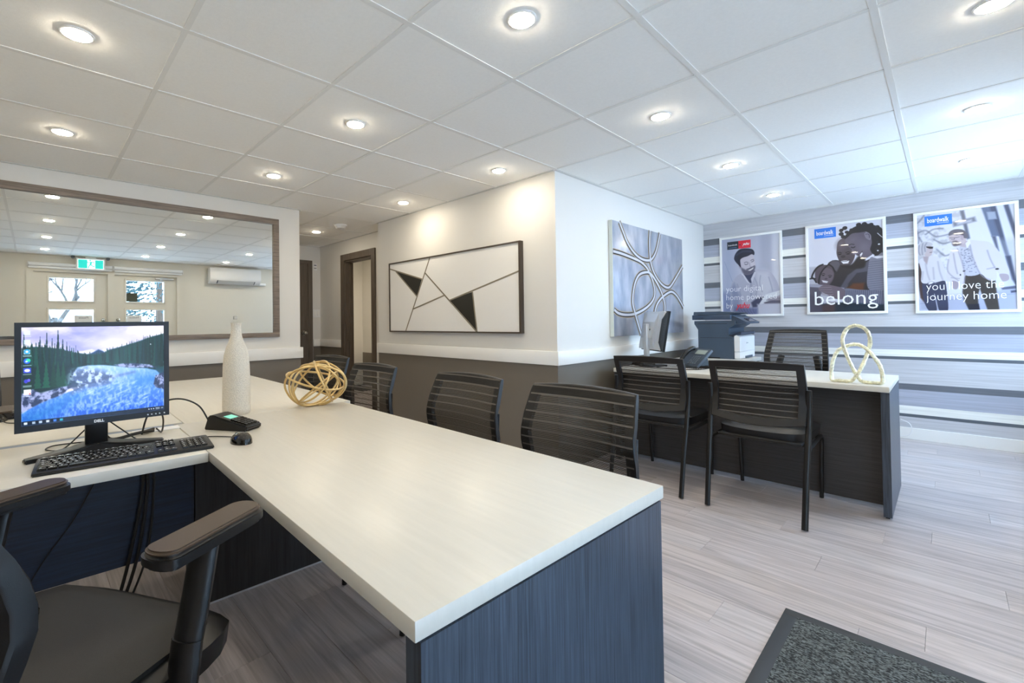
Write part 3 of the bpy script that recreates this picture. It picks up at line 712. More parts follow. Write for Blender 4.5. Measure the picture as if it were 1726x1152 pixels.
p.poly([(0, 380), (420, 390), (480, 430), (420, 520), (300, 600), (0, 700)], (22, 58, 62), 8)
for x in (300, 345, 260, 60, 130, 200): spruce(x, 600, 260, 70, tuple(np.array([26, 92, 74]) * rs.uniform(.7, 1.3)))
# river
riv = [(470, 415), (560, 400), (700, 405), (860, 430), (1000, 455), (1130, 468), (1240, 500), (1275, 540), (1250, 600), (1230, 660), (1320, 700), (1320, 950), (0, 950), (0, 830), (110, 760), (270, 690), (420, 650), (520, 600), (430, 540), (430, 470)]
msk = Paint(W_, H_, 0, 0, 1320, 950, (0, 0, 0)); msk.poly(riv, (255, 255, 255), 3); mk = msk.I[..., :1] / 255
t = np.clip((p.Y - 400) / 550, 0, 1)[..., None]; rv = np.array([176, 204, 240]) * (1 - t) + np.array([52, 112, 206]) * t
st = np.clip((n4 - .45) * 4, -.3, 1)[..., None]; rv = rv * (1 - .45 * st) + np.array([206, 220, 250]) * .45 * st
p.I = p.I * (1 - mk) + rv * mk
p.poly([(0, 950), (0, 835), (300, 740), (480, 700), (300, 850), (120, 950)], (44, 130, 196), 30, .7)
p.poly([(1010, 540), (1275, 530), (1250, 650), (1020, 690)], (60, 132, 206), 40, .7)
for q in ([(430, 600), (560, 580), (700, 560), (760, 530)], [(470, 520), (600, 505), (720, 540), (900, 520), (1010, 500)], [(560, 620), (760, 600), (640, 585)]):
    p.curve(q, 16, (84, 104, 150), soft=8, alpha=.6)
rk = np.clip((n2 - .42) * 5, 0, 1)[..., None]
for rp in ([(0, 640), (90, 600), (160, 650), (330, 600), (440, 590), (330, 680), (160, 740), (0, 820)], [(800, 410), (900, 400), (1010, 405), (1170, 430), (1250, 470), (1130, 462), (960, 450), (860, 432)], [(1230, 560), (1320, 520), (1320, 720), (1230, 690), (1210, 650)]):
    msk = Paint(W_, H_, 0, 0, 1320, 950, (0, 0, 0)); msk.poly(rp, (255, 255, 255), 3); mk = msk.I[..., :1] / 255
    p.I = p.I * (1 - mk) + (np.array([60, 74, 108]) * (1 - rk) + np.array([168, 176, 210]) * rk) * mk
msk = Paint(W_, H_, 0, 0, 1320, 950, (0, 0, 0)); msk.poly([(400, 440), (560, 425), (700, 470), (840, 520), (760, 590), (600, 610), (420, 680), (380, 560)], (255, 255, 255), 14); mk = msk.I[..., :1] / 255
rk2 = np.clip((n2 - .47) * 6, 0, 1)[..., None]; p.I = p.I * (1 - mk * .75) + (np.array([92, 106, 140]) * (1 - rk2) + np.array([210, 222, 246]) * rk2) * mk * .75
for i in range(60):
    x, y = rs.uniform(560, 1150), rs.uniform(600, 860); p.ell(x, y, rs.uniform(6, 26), rs.uniform(2, 6), (206, 224, 252), -.4, 3, .6)
p.poly([(0, 905), (1320, 905), (1320, 950), (0, 950)], (14, 38, 66), 1)     # taskbar
for y in (30, 120, 215): p.poly([(18, y), (70, y), (70, y + 44), (18, y + 44)], (214, 226, 236), 1, .85); p.poly([(10, y + 54), (78, y + 54), (78, y + 60), (10, y + 60)], (220, 228, 236), 1, .6)
p.ell(44, 235, 24, 24, (60, 170, 220)); p.ell(44, 235, 11, 11, (226, 240, 250))
p.ell(44, 325, 27, 27, (40, 110, 220)); p.ell(54, 318, 18, 16, (60, 210, 170)); p.ell(40, 330, 10, 8, (210, 230, 255))
p.poly([(16, 392), (76, 392), (76, 440), (16, 440)], (74, 96, 214)); p.ell(46, 416, 22, 14, (240, 244, 255))
p.ell(36, 520, 15, 18, (96, 92, 214)); p.ell(58, 512, 13, 15, (120, 110, 226)); p.poly([(22, 506), (48, 506), (48, 530), (22, 530)], (70, 74, 200))
p.poly([(18, 600), (76, 600), (76, 650), (18, 650)], (236, 236, 240)); p.ell(66, 642, 6, 6, (220, 60, 60))
for y in (275, 365, 450, 560, 570, 662): p.poly([(12, y), (80, y), (80, y + 7), (12, y + 7)], (222, 230, 238), 1, .65)
for x, c in ((20, (230, 240, 250)), (85, (190, 205, 220)), (140, (200, 214, 230)), (200, (220, 226, 236)), (260, (90, 150, 230)), (315, (60, 190, 210))): p.poly([(x, 915), (x + 26, 915), (x + 26, 938), (x, 938)], c, 1, .9)
for x in (1160, 1185, 1210): p.ell(x, 926, 6, 6, (214, 222, 232))
p.poly([(1230, 917), (1275, 917), (1275, 923), (1230, 923)], (214, 222, 232)); p.poly([(1232, 930), (1273, 930), (1273, 935), (1232, 935)], (214, 222, 232)); p.poly([(1290, 917), (1312, 917), (1312, 934), (1290, 934)], (214, 222, 232), 1, .6)
p.poly([(1176, 196), (1176, 212), (1187, 206)], (250, 250, 255), 1)
MX = -1.892
mon = thing('computer_monitor', 'black framed monitor showing a river and spruce wallpaper, on the near desk', 'monitor', (-1.94, .154, DH))
def ml(x, y, z): return (x + 1.94, y - .154, z - DH)
y0, y1, z0, z1 = -.041, .351, .838, 1.168
bm = bmesh.new(); bz = .0145
x0 = MX + 1.94
for q in ((y0, y1, z1 - bz, z1), (y0, y1, z0, z0 + .0195), (y0, y0 + bz + .001, z0 + .0195, z1 - bz), (y1 - bz - .001, y1, z0 + .0195, z1 - bz)):
    box(bm, x0 - .03, x0, q[0] - .154, q[1] - .154, q[2] - DH, q[3] - DH)
bz_ = obj('bezel', bm, mat('navy_black_plastic', (26, 30, 38), .4), mon, 0)
bm = B(x0 - .05, x0 - .008, y0 + .004 - .154, y1 - .004 - .154, z0 + .004 - DH, z1 - .004 - DH, bev=.008); obj('housing', bm, M_black, mon)
sy0, sy1, sz0, sz1 = y0 + bz + .001, y1 - bz - .001, z0 + .0195, z1 - bz
p.I = 255 * (np.clip(p.I, 0, 255) / 255) ** 1.35
canvas('screen', W_, H_, p.I, (x0 - .004, sy0 - .154, sz1 - DH), (0, sy1 - sy0, 0), (0, 0, sz0 - sz1), print_mat('lit_screen', .25, 0.80), mon)
RX = Matrix(((0, 0, 1), (1, 0, 0), (0, 1, 0))).to_4x4()   # local x->+y, y->+z, z->+x
text('lettering', 'DELL', .0115, Matrix.Translation((x0 + .0004, .156 - .154, z0 + .0055 - DH)) @ RX, M_ink, bz_, 'CENTER', bold=.0006)
for i, yb in enumerate((.288, .299, .311, .322, .336)):
    obj('button', cyl(bmesh.new(), (x0 + .0015, yb - .154, z0 + .0095 - DH), .0022, .003, 10, 'x'), M_whitep if i == 4 else M_silver, bz_)
obj('stand_neck', (lambda b: box(b, x0 - .075, x0 - .05, -.030, .030, .01, .19, bev=.004))(bmesh.new()), mon and M_black, mon)
bm = bmesh.new(); prism(bm, [(x0 - .105, 0.0), (x0 - .055, -.07), (x0 + .012, -.178), (x0 + .048, -.172), (x0 + .035, -.10), (x0 + .000, 0), (x0 + .035, .10), (x0 + .048, .172), (x0 + .012, .178), (x0 - .055, .07)], 0, .012); bmesh.ops.bevel(bm, geom=bm.edges[:], offset=.003, segments=2, affect='EDGES')
for v in bm.verts:
    if v.co.z > .006: v.co.z += .012 * max(0, 1 - abs(v.co.y) / .09)
obj('stand_base', bm, M_black, mon)

# ---- keyboards
def keyboard(label, loc, rot, group=None):
    t = thing('keyboard', label, 'keyboard', loc, rot, group)
    bm = bmesh.new(); prism(bm, [(-.078, 0), (.072, 0), (.072, .017), (.055, .019), (-.07, .011), (-.078, .008)], -.218, .218, 'x'); bmesh.ops.bevel(bm, geom=bm.edges[:], offset=.003, segments=2, affect='EDGES')
    obj('case', bm, M_black, t)
    bm = bmesh.new(); kw = .0178; lg = bmesh.new(); kr_ = random.Random(9)
    def key(cx, cy, wd=1, ht=1):
        zb = .011 + (cy + .07) / .125 * .008
        box(bm, cx, cx + kw * wd - .0025, cy, cy + kw * ht - .0025, zb - .002, zb + .0055, bev=.0012, seg=1)
        if wd < 2: u_ = cx + kw * wd * .22; v_ = cy + kw * .45; lg.faces.new([lg.verts.new((u_ + a, v_ + b_, zb + .0059)) for a, b_ in ((0, 0), (.0035 + kr_.random() * .003, 0), (.0035 + kr_.random() * .002, .0035), (0, .0035))])
    rowsy = [-.062, -.044, -.026, -.008, .010, .036]
    for r, y in enumerate(rowsy):
        x = -.208
        if r == 0: ws_ = [1.25, 1.25, 1.25, 6.25, 1.25, 1.25, 1.25, 1.25]
        elif r == 1: ws_ = [2.25] + [1] * 10 + [2.75]
        elif r == 2: ws_ = [1.75] + [1] * 11 + [2.25]
        elif r == 3: ws_ = [1.5] + [1] * 12 + [1.5]
        elif r == 4: ws_ = [1] * 13 + [2]
        else: ws_ = [1] * 13
        for wd in ws_: key(x, y, wd); x += kw * wd
    for x in range(3):
        for y in (.010, -.008, .036): key(.066 + x * kw, y)
        key(.066 + x * kw, -.062)
    key(.066 + kw, -.044)
    for x in range(4):
        for y in (-.062, -.044, -.026, -.008, .010): key(.132 + x * kw, y)
    kk = obj('keys', bm, mat('key_plastic', (11, 11, 12), .26), t, 30); kk['kind'] = 'stuff'; lo_ = obj('key_legends', lg, M_ink, kk, 0); lo_['kind'] = 'stuff'
    return t
kb1 = keyboard('black full-size keyboard in front of the lit monitor', (-1.735, .219, DH), math.radians(85))
# ---- mouse
def mouse(label, loc, rot):
    bm = bmesh.new(); bmesh.ops.create_uvsphere(bm, u_segments=24, v_segments=14, radius=1)
    for v in bm.verts:
        v.co.x *= .052 * (1 - .08 * v.co.y * v.co.y); v.co.y *= .031 * (1 - .12 * (v.co.x / .052)); v.co.z = max(0, v.co.z) ** .8 * .036 * (1 - .25 * (v.co.x / .052)) if v.co.z > 0 else 0
    t = thing('computer_mouse', label, 'mouse', loc, rot)
    obj('shell', bm, M_gloss, t, 60); obj('scroll_wheel', cyl(bmesh.new(), (.030, 0, .0235), .007, .006, 14, 'y'), M_black, t)
    return t
mouse('glossy black mouse beside the card terminal on the near desk', (-1.655, .515, DH), math.radians(187))
mouse('black mouse on the far side of the near desks, at the picture edge', (-2.80, -.11, DH), math.radians(10))
# ---- card terminal
tm = thing('card_terminal', 'black card payment terminal with keypad and small green screen', 'terminal', (-1.957, .475, DH), math.radians(32.4))
bm = bmesh.new(); prism(bm, [(0, 0), (.188, 0), (.195, .012), (.190, .020), (.10, .040), (.045, .056), (.02, .054)], 0, .085, 'y'); bmesh.ops.bevel(bm, geom=bm.edges[:], offset=.004, segments=2, affect='EDGES')
obj('body', bm, M_black, tm)
sl = math.atan2(-.020, .09)
def on_slope(u): return .0405 + (.10 - u) * .222
TM = lambda u0, u1, v0, v1, h: prism(bmesh.new(), [(u0, on_slope(u0)), (u1, on_slope(u1)), (u1, on_slope(u1) + h), (u0, on_slope(u0) + h)], v0, v1, 'y')
obj('face_plate', TM(.052, .186, .006, .079, .0016), M_gloss, tm, 0)
obj('display', TM(.072, .103, .022, .063, .0026), mat('green_lcd', (120, 190, 170), .3, emit=((110, 200, 180), .35)), tm, 0)
bm = bmesh.new()
for i in range(5):
    for j in range(4):
        u = .112 + i * .0145; v = .013 + j * .0158
        prism(bm, [(u, on_slope(u) + .001), (u + .011, on_slope(u + .011) + .001), (u + .011, on_slope(u + .011) + .0052), (u, on_slope(u) + .0052)], v, v + .012, 'y')
obj('keypad', bm, M_gloss, tm, 0)['kind'] = 'stuff'
# ---- vase
vz = thing('vase', 'tall cream bottle vase with rough pitted glaze, on the near desk', 'vase', (-2.203, .669, DH))
prof = [(.0, 0), (.052, 0), (.0575, .006), (.0585, .03), (.0575, .10), (.0565, .16), (.055, .218), (.0505, .265), (.0415, .300), (.0290, .332), (.0235, .352), (.0212, .380), (.0212, .395), (.0235, .409), (.0200, .409), (.0170, .395), (.0170, .36), (.0, .36)]
mv = mat('pitted_glaze', (222, 215, 202), .42, noise=(260, .2), bump=(260, .006))
bm = bmesh.new(); lathe(bm, prof, 40); bmesh.ops.remove_doubles(bm, verts=bm.verts, dist=1e-5); obj('body', bm, mv, vz, 60)
# ---- wire ball
wb = thing('wire_ball', 'brass ball of interlaced wire rings resting on the desk', 'sculpture', (-2.115, 1.005, DH))
rw = random.Random(5)
for k in range(9):
    a = rw.uniform(0, 2 * PI); tilt = [.35, 1.25, 1.0, 1.3, 1.5, .8, 1.1, 1.4, 1.2, .5, 1.5][k]
    nrm = Vector((math.sin(tilt) * math.cos(k * .72 + .4), math.sin(tilt) * math.sin(k * .72 + .4), math.cos(tilt))).normalized()
    u = nrm.orthogonal().normalized(); v = nrm.cross(u); Rr = rw.uniform(.108, .126); off = nrm * rw.uniform(-.038, .038)
    pts = []
    for i in range(48):
        t_ = 2 * PI * i / 48; q = off + (u * math.cos(t_) * Rr * 1.02 + v * math.sin(t_) * Rr * .93) * (1 + .05 * math.sin(3 * t_ + a))
        pts.append(Vector((q.x * 1.13, q.y * 1.13, q.z * .88)))
    for q in pts: q.z = max(q.z + .108, .0048)
    obj('wire_ring', tube(bmesh.new(), pts, .0050, 8, closed=True), M_gold, wb, 60)
# ---- cables on and under the near desks
def cord(label, pts, r=.0025, m=M_cord, sub=8, name='cable', cat='cable', group=None):
    o = obj(name, tube(bmesh.new(), smoothpath(pts, sub), r, 7), m, None, 60); return tag(o, label, cat, group)
zc = DH + .003
cord('black cable arching up from the card terminal toward the monitor', [(-1.962, .515, .768), (-2.0, .505, .775), (-2.02, .475, .835), (-2.03, .42, .868), (-2.03, .36, .866), (-2.02, .31, .83), (-2.03, .29, zc)], .0032)
cord('thin black mouse cord running to the keyboard', [(-1.705, .508, .762), (-1.76, .505, zc), (-1.80, .47, zc), (-1.825, .43, zc), (-1.85, .38, zc)], .0018)
cord('black cable looping over the desk in front of the grommet', [(-1.955, .19, .83), (-1.95, .22, .80), (-1.93, .27, zc), (-1.90, .31, zc), (-1.86, .30, zc), (-1.84, .27, zc)], .0022)
cord('black cable hanging from the monitor corner to the grommet', [(-1.93, .33, .86), (-1.96, .345, .81), (-2.02, .35, zc + .002), (-2.085, .345, zc + .004)], .003)
cord('thick black cable bundle lying behind the monitor stand', [(-1.97, .17, .80), (-2.0, .20, zc + .004), (-2.03, .27, zc + .006), (-2.06, .315, zc + .005), (-2.09, .335, zc + .004)], .006)
cord('thin black cable loop on the desk left of the monitor stand', [(-2.02, .18, zc), (-2.05, .12, zc), (-2.06, .05, zc), (-2.01, .03, zc), (-1.98, .07, zc), (-1.99, .12, .80), (-1.96, .15, .84)], .0022)
cord('short thick black plug lying behind the monitor stand', [(-2.02, .24, zc + .004), (-2.03, .29, zc + .008), (-2.05, .33, zc + .004)], .005)
for i, (yo, lab) in enumerate([(.27, 'black cable hanging below the desk, left one of the bundle'), (.285, 'black cable hanging below the desk, middle one of the bundle'), (.305, 'black cable hanging below the desk, right one of the bundle')]):
    cord(lab, [(-2.080, yo + .02, .715), (-2.078, yo + .03, .55), (-2.084, yo - .01 + .01 * i, .30), (-2.12, yo - .05, .10), (-2.16 - .03 * i, yo - .06, .008), (-2.3, yo - .02 + .03 * i, .008)], .006 if i < 2 else .004, group='cables hanging under the near desk')
cord('thin black cable curving diagonally down the blue modesty panel', [(-2.085, .22, .718), (-2.085, .17, .62), (-2.09, .10, .48), (-2.09, .02, .36), (-2.10, -.06, .20)], .0025)
cord('black cable of the mouse at the left picture edge', [(-2.752, -.10, zc + .01), (-2.70, -.08, zc), (-2.62, -.02, zc), (-2.5, -.01, zc)], .002)

# ---- far desk with return
FD = thing('desk', 'pale-topped desk with dark modesty panel at the far end, below the posters', 'desk', (-.225, 3.51, 0))
obj('tabletop', B(-1.675, 0, 0, .76, DH - .032, DH, bev=.002), M_top, FD)
obj('end_panel', B(-.038, -.001, .012, .752, .012, DH - .035), M_darkv, FD, 0); obj('end_panel', B(-1.674, -1.636, .012, .752, .012, DH - .035), M_dark, FD, 0)
obj('floor_glide', (lambda b: (box(b, -.03, -.012, .03, .06, 0, .014), box(b, -.03, -.012, .70, .73, 0, .014), box(b, -1.66, -1.64, .03, .06, 0, .014), box(b, -1.66, -1.64, .70, .73, 0, .014))[-1])(bmesh.new()), M_black, FD, 0)
obj('modesty_panel', B(-1.636, -.038, .166, .182, .03, DH - .035), M_darkh, FD, 0)
FR = thing('desk_return', 'pale return behind the far desk holding the printer, along the loop painting wall', 'desk', (-1.30, 4.275, 0))
obj('tabletop', B(-.60, 0, 0, 1.15, DH - .032, DH, bev=.002), M_topy, FR)
obj('cabinet', B(-.58, -.02, .02, 1.13, .05, DH - .035), M_dark, FR, 0)
for i, (a, b_) in enumerate(((.03, .565), (.575, 1.12))):
    dd = obj('door', B(-.022, -.004, a, b_, .06, DH - .045, bev=.002), M_greyd, FR); obj('handle', tube(bmesh.new(), [(.012, b_ - .08 if i == 0 else a + .08, .50), (.012, b_ - .08 if i == 0 else a + .08, .62)], .005), M_chrome, dd)
obj('plinth', B(-.56, -.05, .03, 1.12, 0, .05), M_black, FR, 0)

# ---- printer
PX, PY = -1.74, 4.955
pr_ = thing('printer', 'slate grey multifunction printer with a white front, on the far return', 'printer', (PX, PY, DH))
mps = mat('printer_slate', (70, 84, 100), .42)
bm = bmesh.new(); prism(bm, [(0, 0), (.325, 0), (.325, .215), (.28, .23), (.28, .30), (.335, .335), (.34, .375), (-.035, .375), (-.035, .345), (0, .285)], 0, .50, 'y'); obj('body', bm, mps, pr_, 0)
obj('front_door', (lambda b: prism(b, [(.327, .075), (.375, .075), (.375, .215), (.345, .235), (.327, .225)], .004, .496, 'y'))(bmesh.new()), M_whitep, pr_, 0)
ptr = obj('paper_drawer', B(.327, .375, .004, .496, .004, .072, bev=.002), M_whitep, pr_); obj('handle', B(.372, .380, .17, .40, .004, .026), mps, ptr, 0)
obj('output_tray', prism(bmesh.new(), [(.20, .225), (.378, .235), (.385, .262), (.375, .268), (.30, .240), (.20, .236)], .02, .48, 'y'), mat('printer_slate_dark', (48, 60, 78), .42), pr_, 0)
sc_ = obj('scanner_lid', B(-.055, .30, -.006, .506, .385, .435, bev=.006), mat('printer_slate_lid', (62, 76, 96), .4), pr_)
obj('feeder', prism(bmesh.new(), [(-.05, .436), (.24, .436), (.30, .44), (.33, .455), (.20, .468), (-.045, .468)], .02, .48, 'y'), mps, sc_, 0)
cpn = obj('control_panel', prism(bmesh.new(), [(.30, .355), (.425, .345), (.43, .36), (.36, .40), (.30, .43)], .03, .47, 'y'), mat('printer_slate_lid', (62, 76, 96), .4), pr_, 0)
obj('display', prism(bmesh.new(), [(.372, .396), (.424, .366), (.426, .369), (.374, .399)], .15, .35, 'y'), M_gloss, cpn, 0)
obj('seam', (lambda b: (box(b, .02, .31, -.0015, 0, .205, .2075), box(b, .0, .27, -.0015, 0, .345, .349), box(b, .10, .20, -.0015, 0, 0, .012))[-1])(bmesh.new()), M_black, pr_, 0)
obj('emblem', (lambda b: (box(b, .375, .3762, .22, .228, .145, .16), box(b, .375, .3762, .24, .275, .15, .155))[-1])(bmesh.new()), M_grey, pr_, 0)

# ---- far monitor seen from behind
mv0 = Vector((-1.60, 3.80, 0)); mv1 = Vector((-1.895, 4.05, 0)); mc = (mv0 + mv1) / 2
m2 = thing('computer_monitor', 'silver-backed monitor seen from behind on the far desk', 'monitor', (mc.x, mc.y, DH), math.atan2(-.295, -.25) + PI / 2 + PI / 2 + PI)
ang2 = math.atan2((mv0 - mv1).y, (mv0 - mv1).x); m2.rotation_euler = (0, 0, ang2)   # local x along width toward camera-right, local +y = away from camera (screen side)
tl = Matrix.Translation((0, 0, .30)) @ Matrix.Rotation(math.radians(-10), 4, 'X')
obj('back_cover', B(-.185, .185, -.020, .008, -.165, .165, bev=.006, m=tl), M_silver, m2)
obj('housing', (lambda b: prism(b, [(-.02, -.155), (.022, -.17), (.022, .17), (-.018, .155), (-.045, .07), (-.045, -.07)], -.1, .1, 'x', None))(bmesh.new()), M_silver, m2, 0).matrix_local = tl
obj('side_vents', (lambda b: (prism(b, [(.004, -.168), (.030, -.172), (.030, .172), (.004, .168), (-.030, .095), (-.030, -.10)], .186, .197, 'x'), [box(b, .197, .199, -.026, .0, -.09 + i * .022, -.08 + i * .022) for i in range(8)])[0])(bmesh.new()), M_black, m2, 0).matrix_local = tl
obj('bezel', B(-.197, .197, .010, .034, -.172, .172, bev=.004, m=tl), M_black, m2); obj('screen_glass', B(-.185, .185, .034, .0355, -.155, .155, m=tl), M_gloss, m2, 0)
obj('stand_column', B(-.03, .03, -.075, -.045, .012, .36, bev=.006), M_silver, m2); obj('stand_pad', B(-.045, .045, -.045, -.028, .16, .32, bev=.008), M_black, m2)
obj('stand_base', (lambda b: (prism(b, [(-.16, -.12), (-.10, -.15), (.10, -.15), (.16, -.12), (.12, .06), (-.12, .06)], 0, .014), prism(b, [(-.12, 0), (-.05, 0), (-.06, .08), (-.09, .08)], -.14, -.04, 'y'), prism(b, [(.05, 0), (.12, 0), (.09, .08), (.06, .08)], -.14, -.04, 'y'))[-1])(bmesh.new()), M_black, m2, 0)
obj('cable_plug', cyl(bmesh.new(), (.09, -.03, .18), .008, .03, 10), mat('vga_blue', (30, 80, 200), .4), m2)
# ---- desk phone
ph = thing('desk_phone', 'black office desk phone with handset and coiled cord on the far desk', 'telephone', (-1.42, 3.98, DH), math.radians(-30))
tp = Matrix.Translation((0, 0, .075)) @ Matrix.Rotation(math.radians(42), 4, 'X')
obj('console', B(-.105, .105, -.10, .10, -.012, .012, bev=.006, m=tp), M_greyd, ph)
obj('foot', prism(bmesh.new(), [(-.08, 0), (.07, 0), (.055, .03), (.035, .11), (.02, .11), (-.03, .03)], -.08, .08, 'x'), M_black, ph, 0)
hs = obj('handset', tube(bmesh.new(), smoothpath([(-.075, -.085, .022), (-.075, -.07, .038), (-.075, 0, .052), (-.075, .07, .038), (-.075, .088, .022)], 4), .017, 12), M_black, ph); hs.matrix_local = tp
bm = bmesh.new()
for i in range(5):
    for j in range(4): box(bm, -.02 + j * .024, -.004 + j * .024, -.075 + i * .018, -.063 + i * .018, .012, .016)
k_ = obj('keypad', bm, M_grey, ph, 0); k_.matrix_local = tp; k_['kind'] = 'stuff'
dsp = obj('display', B(-.03, .08, .035, .08, .012, .015, m=None), mat('phone_lcd', (150, 160, 150), .3), ph, 0); dsp.matrix_local = tp
cs = []
for i in range(90):
    t_ = i / 89; cs.append((-.09 + .28 * t_ + .0, -.11 - .03 * math.sin(t_ * 3) + .007 * math.cos(i * 1.3), .010 + .007 * math.sin(i * 1.3)))
obj('coiled_cord', tube(bmesh.new(), cs, .0022, 5), M_cord, ph)
keyboard('black keyboard on the far desk beside the phone', (-1.20, 4.02, DH), math.radians(-165), None)
cord('black monitor cable lying on the far desk', [(-1.72, 3.86, zc), (-1.60, 3.72, zc), (-1.45, 3.70, zc), (-1.33, 3.78, zc), (-1.3, 3.9, zc)], .003)
cord('black printer cable beside the return', [(-1.72, 5.02, .80), (-1.78, 4.90, .78), (-1.80, 4.80, zc), (-1.78, 4.6, zc)], .003)
cord('thin white cord curving down the baseboard behind the far desk', [(-.31, 5.955, .18), (-.25, 5.945, .15), (-.235, 5.945, .09), (-.26, 5.945, .04), (-.33, 5.95, .02)], .003, M_whitep)
# ---- knot sculpture
ks = thing('knot_sculpture', 'hammered champagne metal trefoil knot standing on the far desk corner', 'sculpture', (-.375, 3.60, DH))
def c5(x, y): # crop coordinates of the photograph -> metres in the sculpture plane
    return ((x - 540) / 790 * .250, (975 - y) / 860 * .352)
kp = [(185, 955, 0), (172, 860, .0), (180, 740, .005), (215, 600, .012), (290, 490, .018), (390, 440, .022), (500, 405, .020), (600, 415, .01), (700, 465, -.012), (800, 570, -.018), (880, 700, -.012), (905, 830, 0), (905, 940, 0), (820, 950, 0), (700, 948, .0), (600, 935, .012), (560, 880, .018), (500, 790, .018), (440, 660, .014), (390, 520, -.004), (362, 400, -.016), (365, 290, -.012), (420, 180, 0), (500, 135, 0), (590, 130, 0), (680, 170, 0), (735, 260, .005), (745, 380, .016), (710, 510, .016), (660, 650, .004), (600, 780, -.014), (540, 870, -.022), (480, 935, -.018), (400, 950, -.01), (290, 950, 0)]
pts = [(c5(x, y)[0], d * 1.3, max(c5(x, y)[1], .0105)) for x, y, d in kp]
kr = random.Random(3); jit = [kr.uniform(.82, 1.16) for _ in range(200)]
bm = tube(bmesh.new(), smoothpath(pts, 4, closed=True), .0105, 7, closed=True)
for v in bm.verts: v.co += Vector((kr.uniform(-1, 1), kr.uniform(-1, 1), kr.uniform(-1, 1))) * .0014; v.co.z = max(v.co.z, .0)
obj('metal_loop', bm, M_champ, ks, smooth=10)

# ---- floor mat
fm = thing('floor_mat', 'charcoal ribbed entrance mat with rubber edge at the lower right', 'mat', (-.455, 2.166, 0))
bm = bmesh.new(); q = .045
for (x0_, x1_, y0_, y1_) in ((0, 1.3, -q, 0), (0, 1.3, -1.9, -1.9 + q), (0, q, -1.9 + q, -q), (1.3 - q, 1.3, -1.9 + q, -q)): box(bm, x0_, x1_, y0_, y1_, 0, .006, bev=.0015)
obj('rubber_border', bm, M_rubber, fm)
def pile_mat():
    m = bpy.data.materials.new('mat_pile'); m.use_nodes = True; nt = m.node_tree; N = nt.nodes; L = nt.links; b = N['Principled BSDF']; b.inputs['Roughness'].default_value = .9
    tc = N.new('ShaderNodeTexCoord'); mp = N.new('ShaderNodeMapping'); mp.inputs['Scale'].default_value = (130, 260, 1); L.new(tc.outputs['Object'], mp.inputs[0])
    vo = N.new('ShaderNodeTexVoronoi'); vo.inputs['Scale'].default_value = 1; L.new(mp.outputs[0], vo.inputs['Vector'])
    cr = N.new('ShaderNodeValToRGB'); cr.color_ramp.elements[0].color = (*lin((30, 36, 40)), 1); cr.color_ramp.elements[1].color = (*lin((118, 126, 128)), 1); cr.color_ramp.elements[0].position = .25; cr.color_ramp.elements[1].position = .95
    sp_ = N.new('ShaderNodeSeparateColor'); L.new(vo.outputs['Color'], sp_.inputs[0]); L.new(sp_.outputs[0], cr.inputs[0]); L.new(cr.outputs[0], b.inputs['Base Color'])
    bp = N.new('ShaderNodeBump'); bp.inputs['Distance'].default_value = .003; bp.inputs['Strength'].default_value = 1; bp.invert = True; L.new(vo.outputs['Distance'], bp.inputs['Height']); L.new(bp.outputs[0], b.inputs['Normal']); return m
obj('pile', B(q, 1.3 - q, -1.9 + q, -q, 0, .0085, bev=.001), pile_mat(), fm)
#@@PART3
# ================================================================== WALL PIECES
# ---- mirror
mi = thing('wall_mirror', 'large wall mirror in a weathered oak frame behind the near desks', 'mirror', (XM, 0, 0))
MY0, MY1, MZ0, MZ1, MW = -.78, 1.731, 1.029, 2.163, .052
obj('frame_rail', B(.001, .03, MY0, MY1, MZ1 - MW, MZ1, bev=.002), M_framey, mi); obj('frame_rail', B(.001, .03, MY0, MY1, MZ0, MZ0 + .042, bev=.002), M_framey, mi)
obj('frame_stile', B(.001, .03, MY1 - MW, MY1, MZ0 + .042, MZ1 - MW, bev=.002), M_frame, mi); obj('frame_stile', B(.001, .03, MY0, MY0 + MW, MZ0 + .042, MZ1 - MW, bev=.002), M_frame, mi)
obj('glass', B(.001, .009, MY0 + .02, MY1 - .02, MZ0 + .02, MZ1 - .02), M_mirror, mi, 0)
sw0 = thing('wall_sensor', 'small clear plastic clip on the mirror just above the vase', 'clip', (XM + .02, 1.335, 1.213)); obj('clip_body', B(-.008, .002, -.014, .014, -.014, .016, bev=.003), mat('frosted_clip', (196, 196, 192), .3), sw0)
# ---- geometric canvas
ga = thing('wall_art', 'wide white canvas with thin gold lines and two black triangles, dark frame', 'wall art', (0, YA, 0))
ax0, ax1, az0, az1 = -4.181, -2.330, 1.051, 1.799; dpt = -.042
M_af = mat('dark_bronze_frame', (70, 60, 52), .4)
fwid = .012
obj('frame', (lambda b: (box(b, ax0, ax1, dpt, -.001, az1 - fwid, az1), box(b, ax0, ax1, dpt, -.001, az0, az0 + fwid), box(b, ax0, ax0 + fwid, dpt, -.001, az0 + fwid, az1 - fwid), box(b, ax1 - fwid - .006, ax1, dpt, -.001, az0 + fwid, az1 - fwid))[-1])(bmesh.new()), M_af, ga, 0)
obj('canvas', B(ax0 + .006, ax1 - .008, dpt + .010, -.004, az0 + .006, az1 - .006), mat('white_canvas', (236, 235, 232), .6, bump=(300, .0006)), ga, 0)
PA = dict(a=(-4.172, 1.739), b=(-4.06, 1.703), c=(-3.608, 1.586), d=(-3.481, 1.786), e=(-3.697, 1.419), f=(-3.761, 1.288), g=(-3.891, 1.062), h=(-3.553, 1.64), i=(-3.272, 1.404), j=(-3.194, 1.354), k=(-2.840, 1.062), l=(-2.888, 1.417), m=(-2.350, 1.555), n=(-2.836, 1.062))
M_gl = mat('bronze_line', (140, 132, 116), .4, metal=.2)
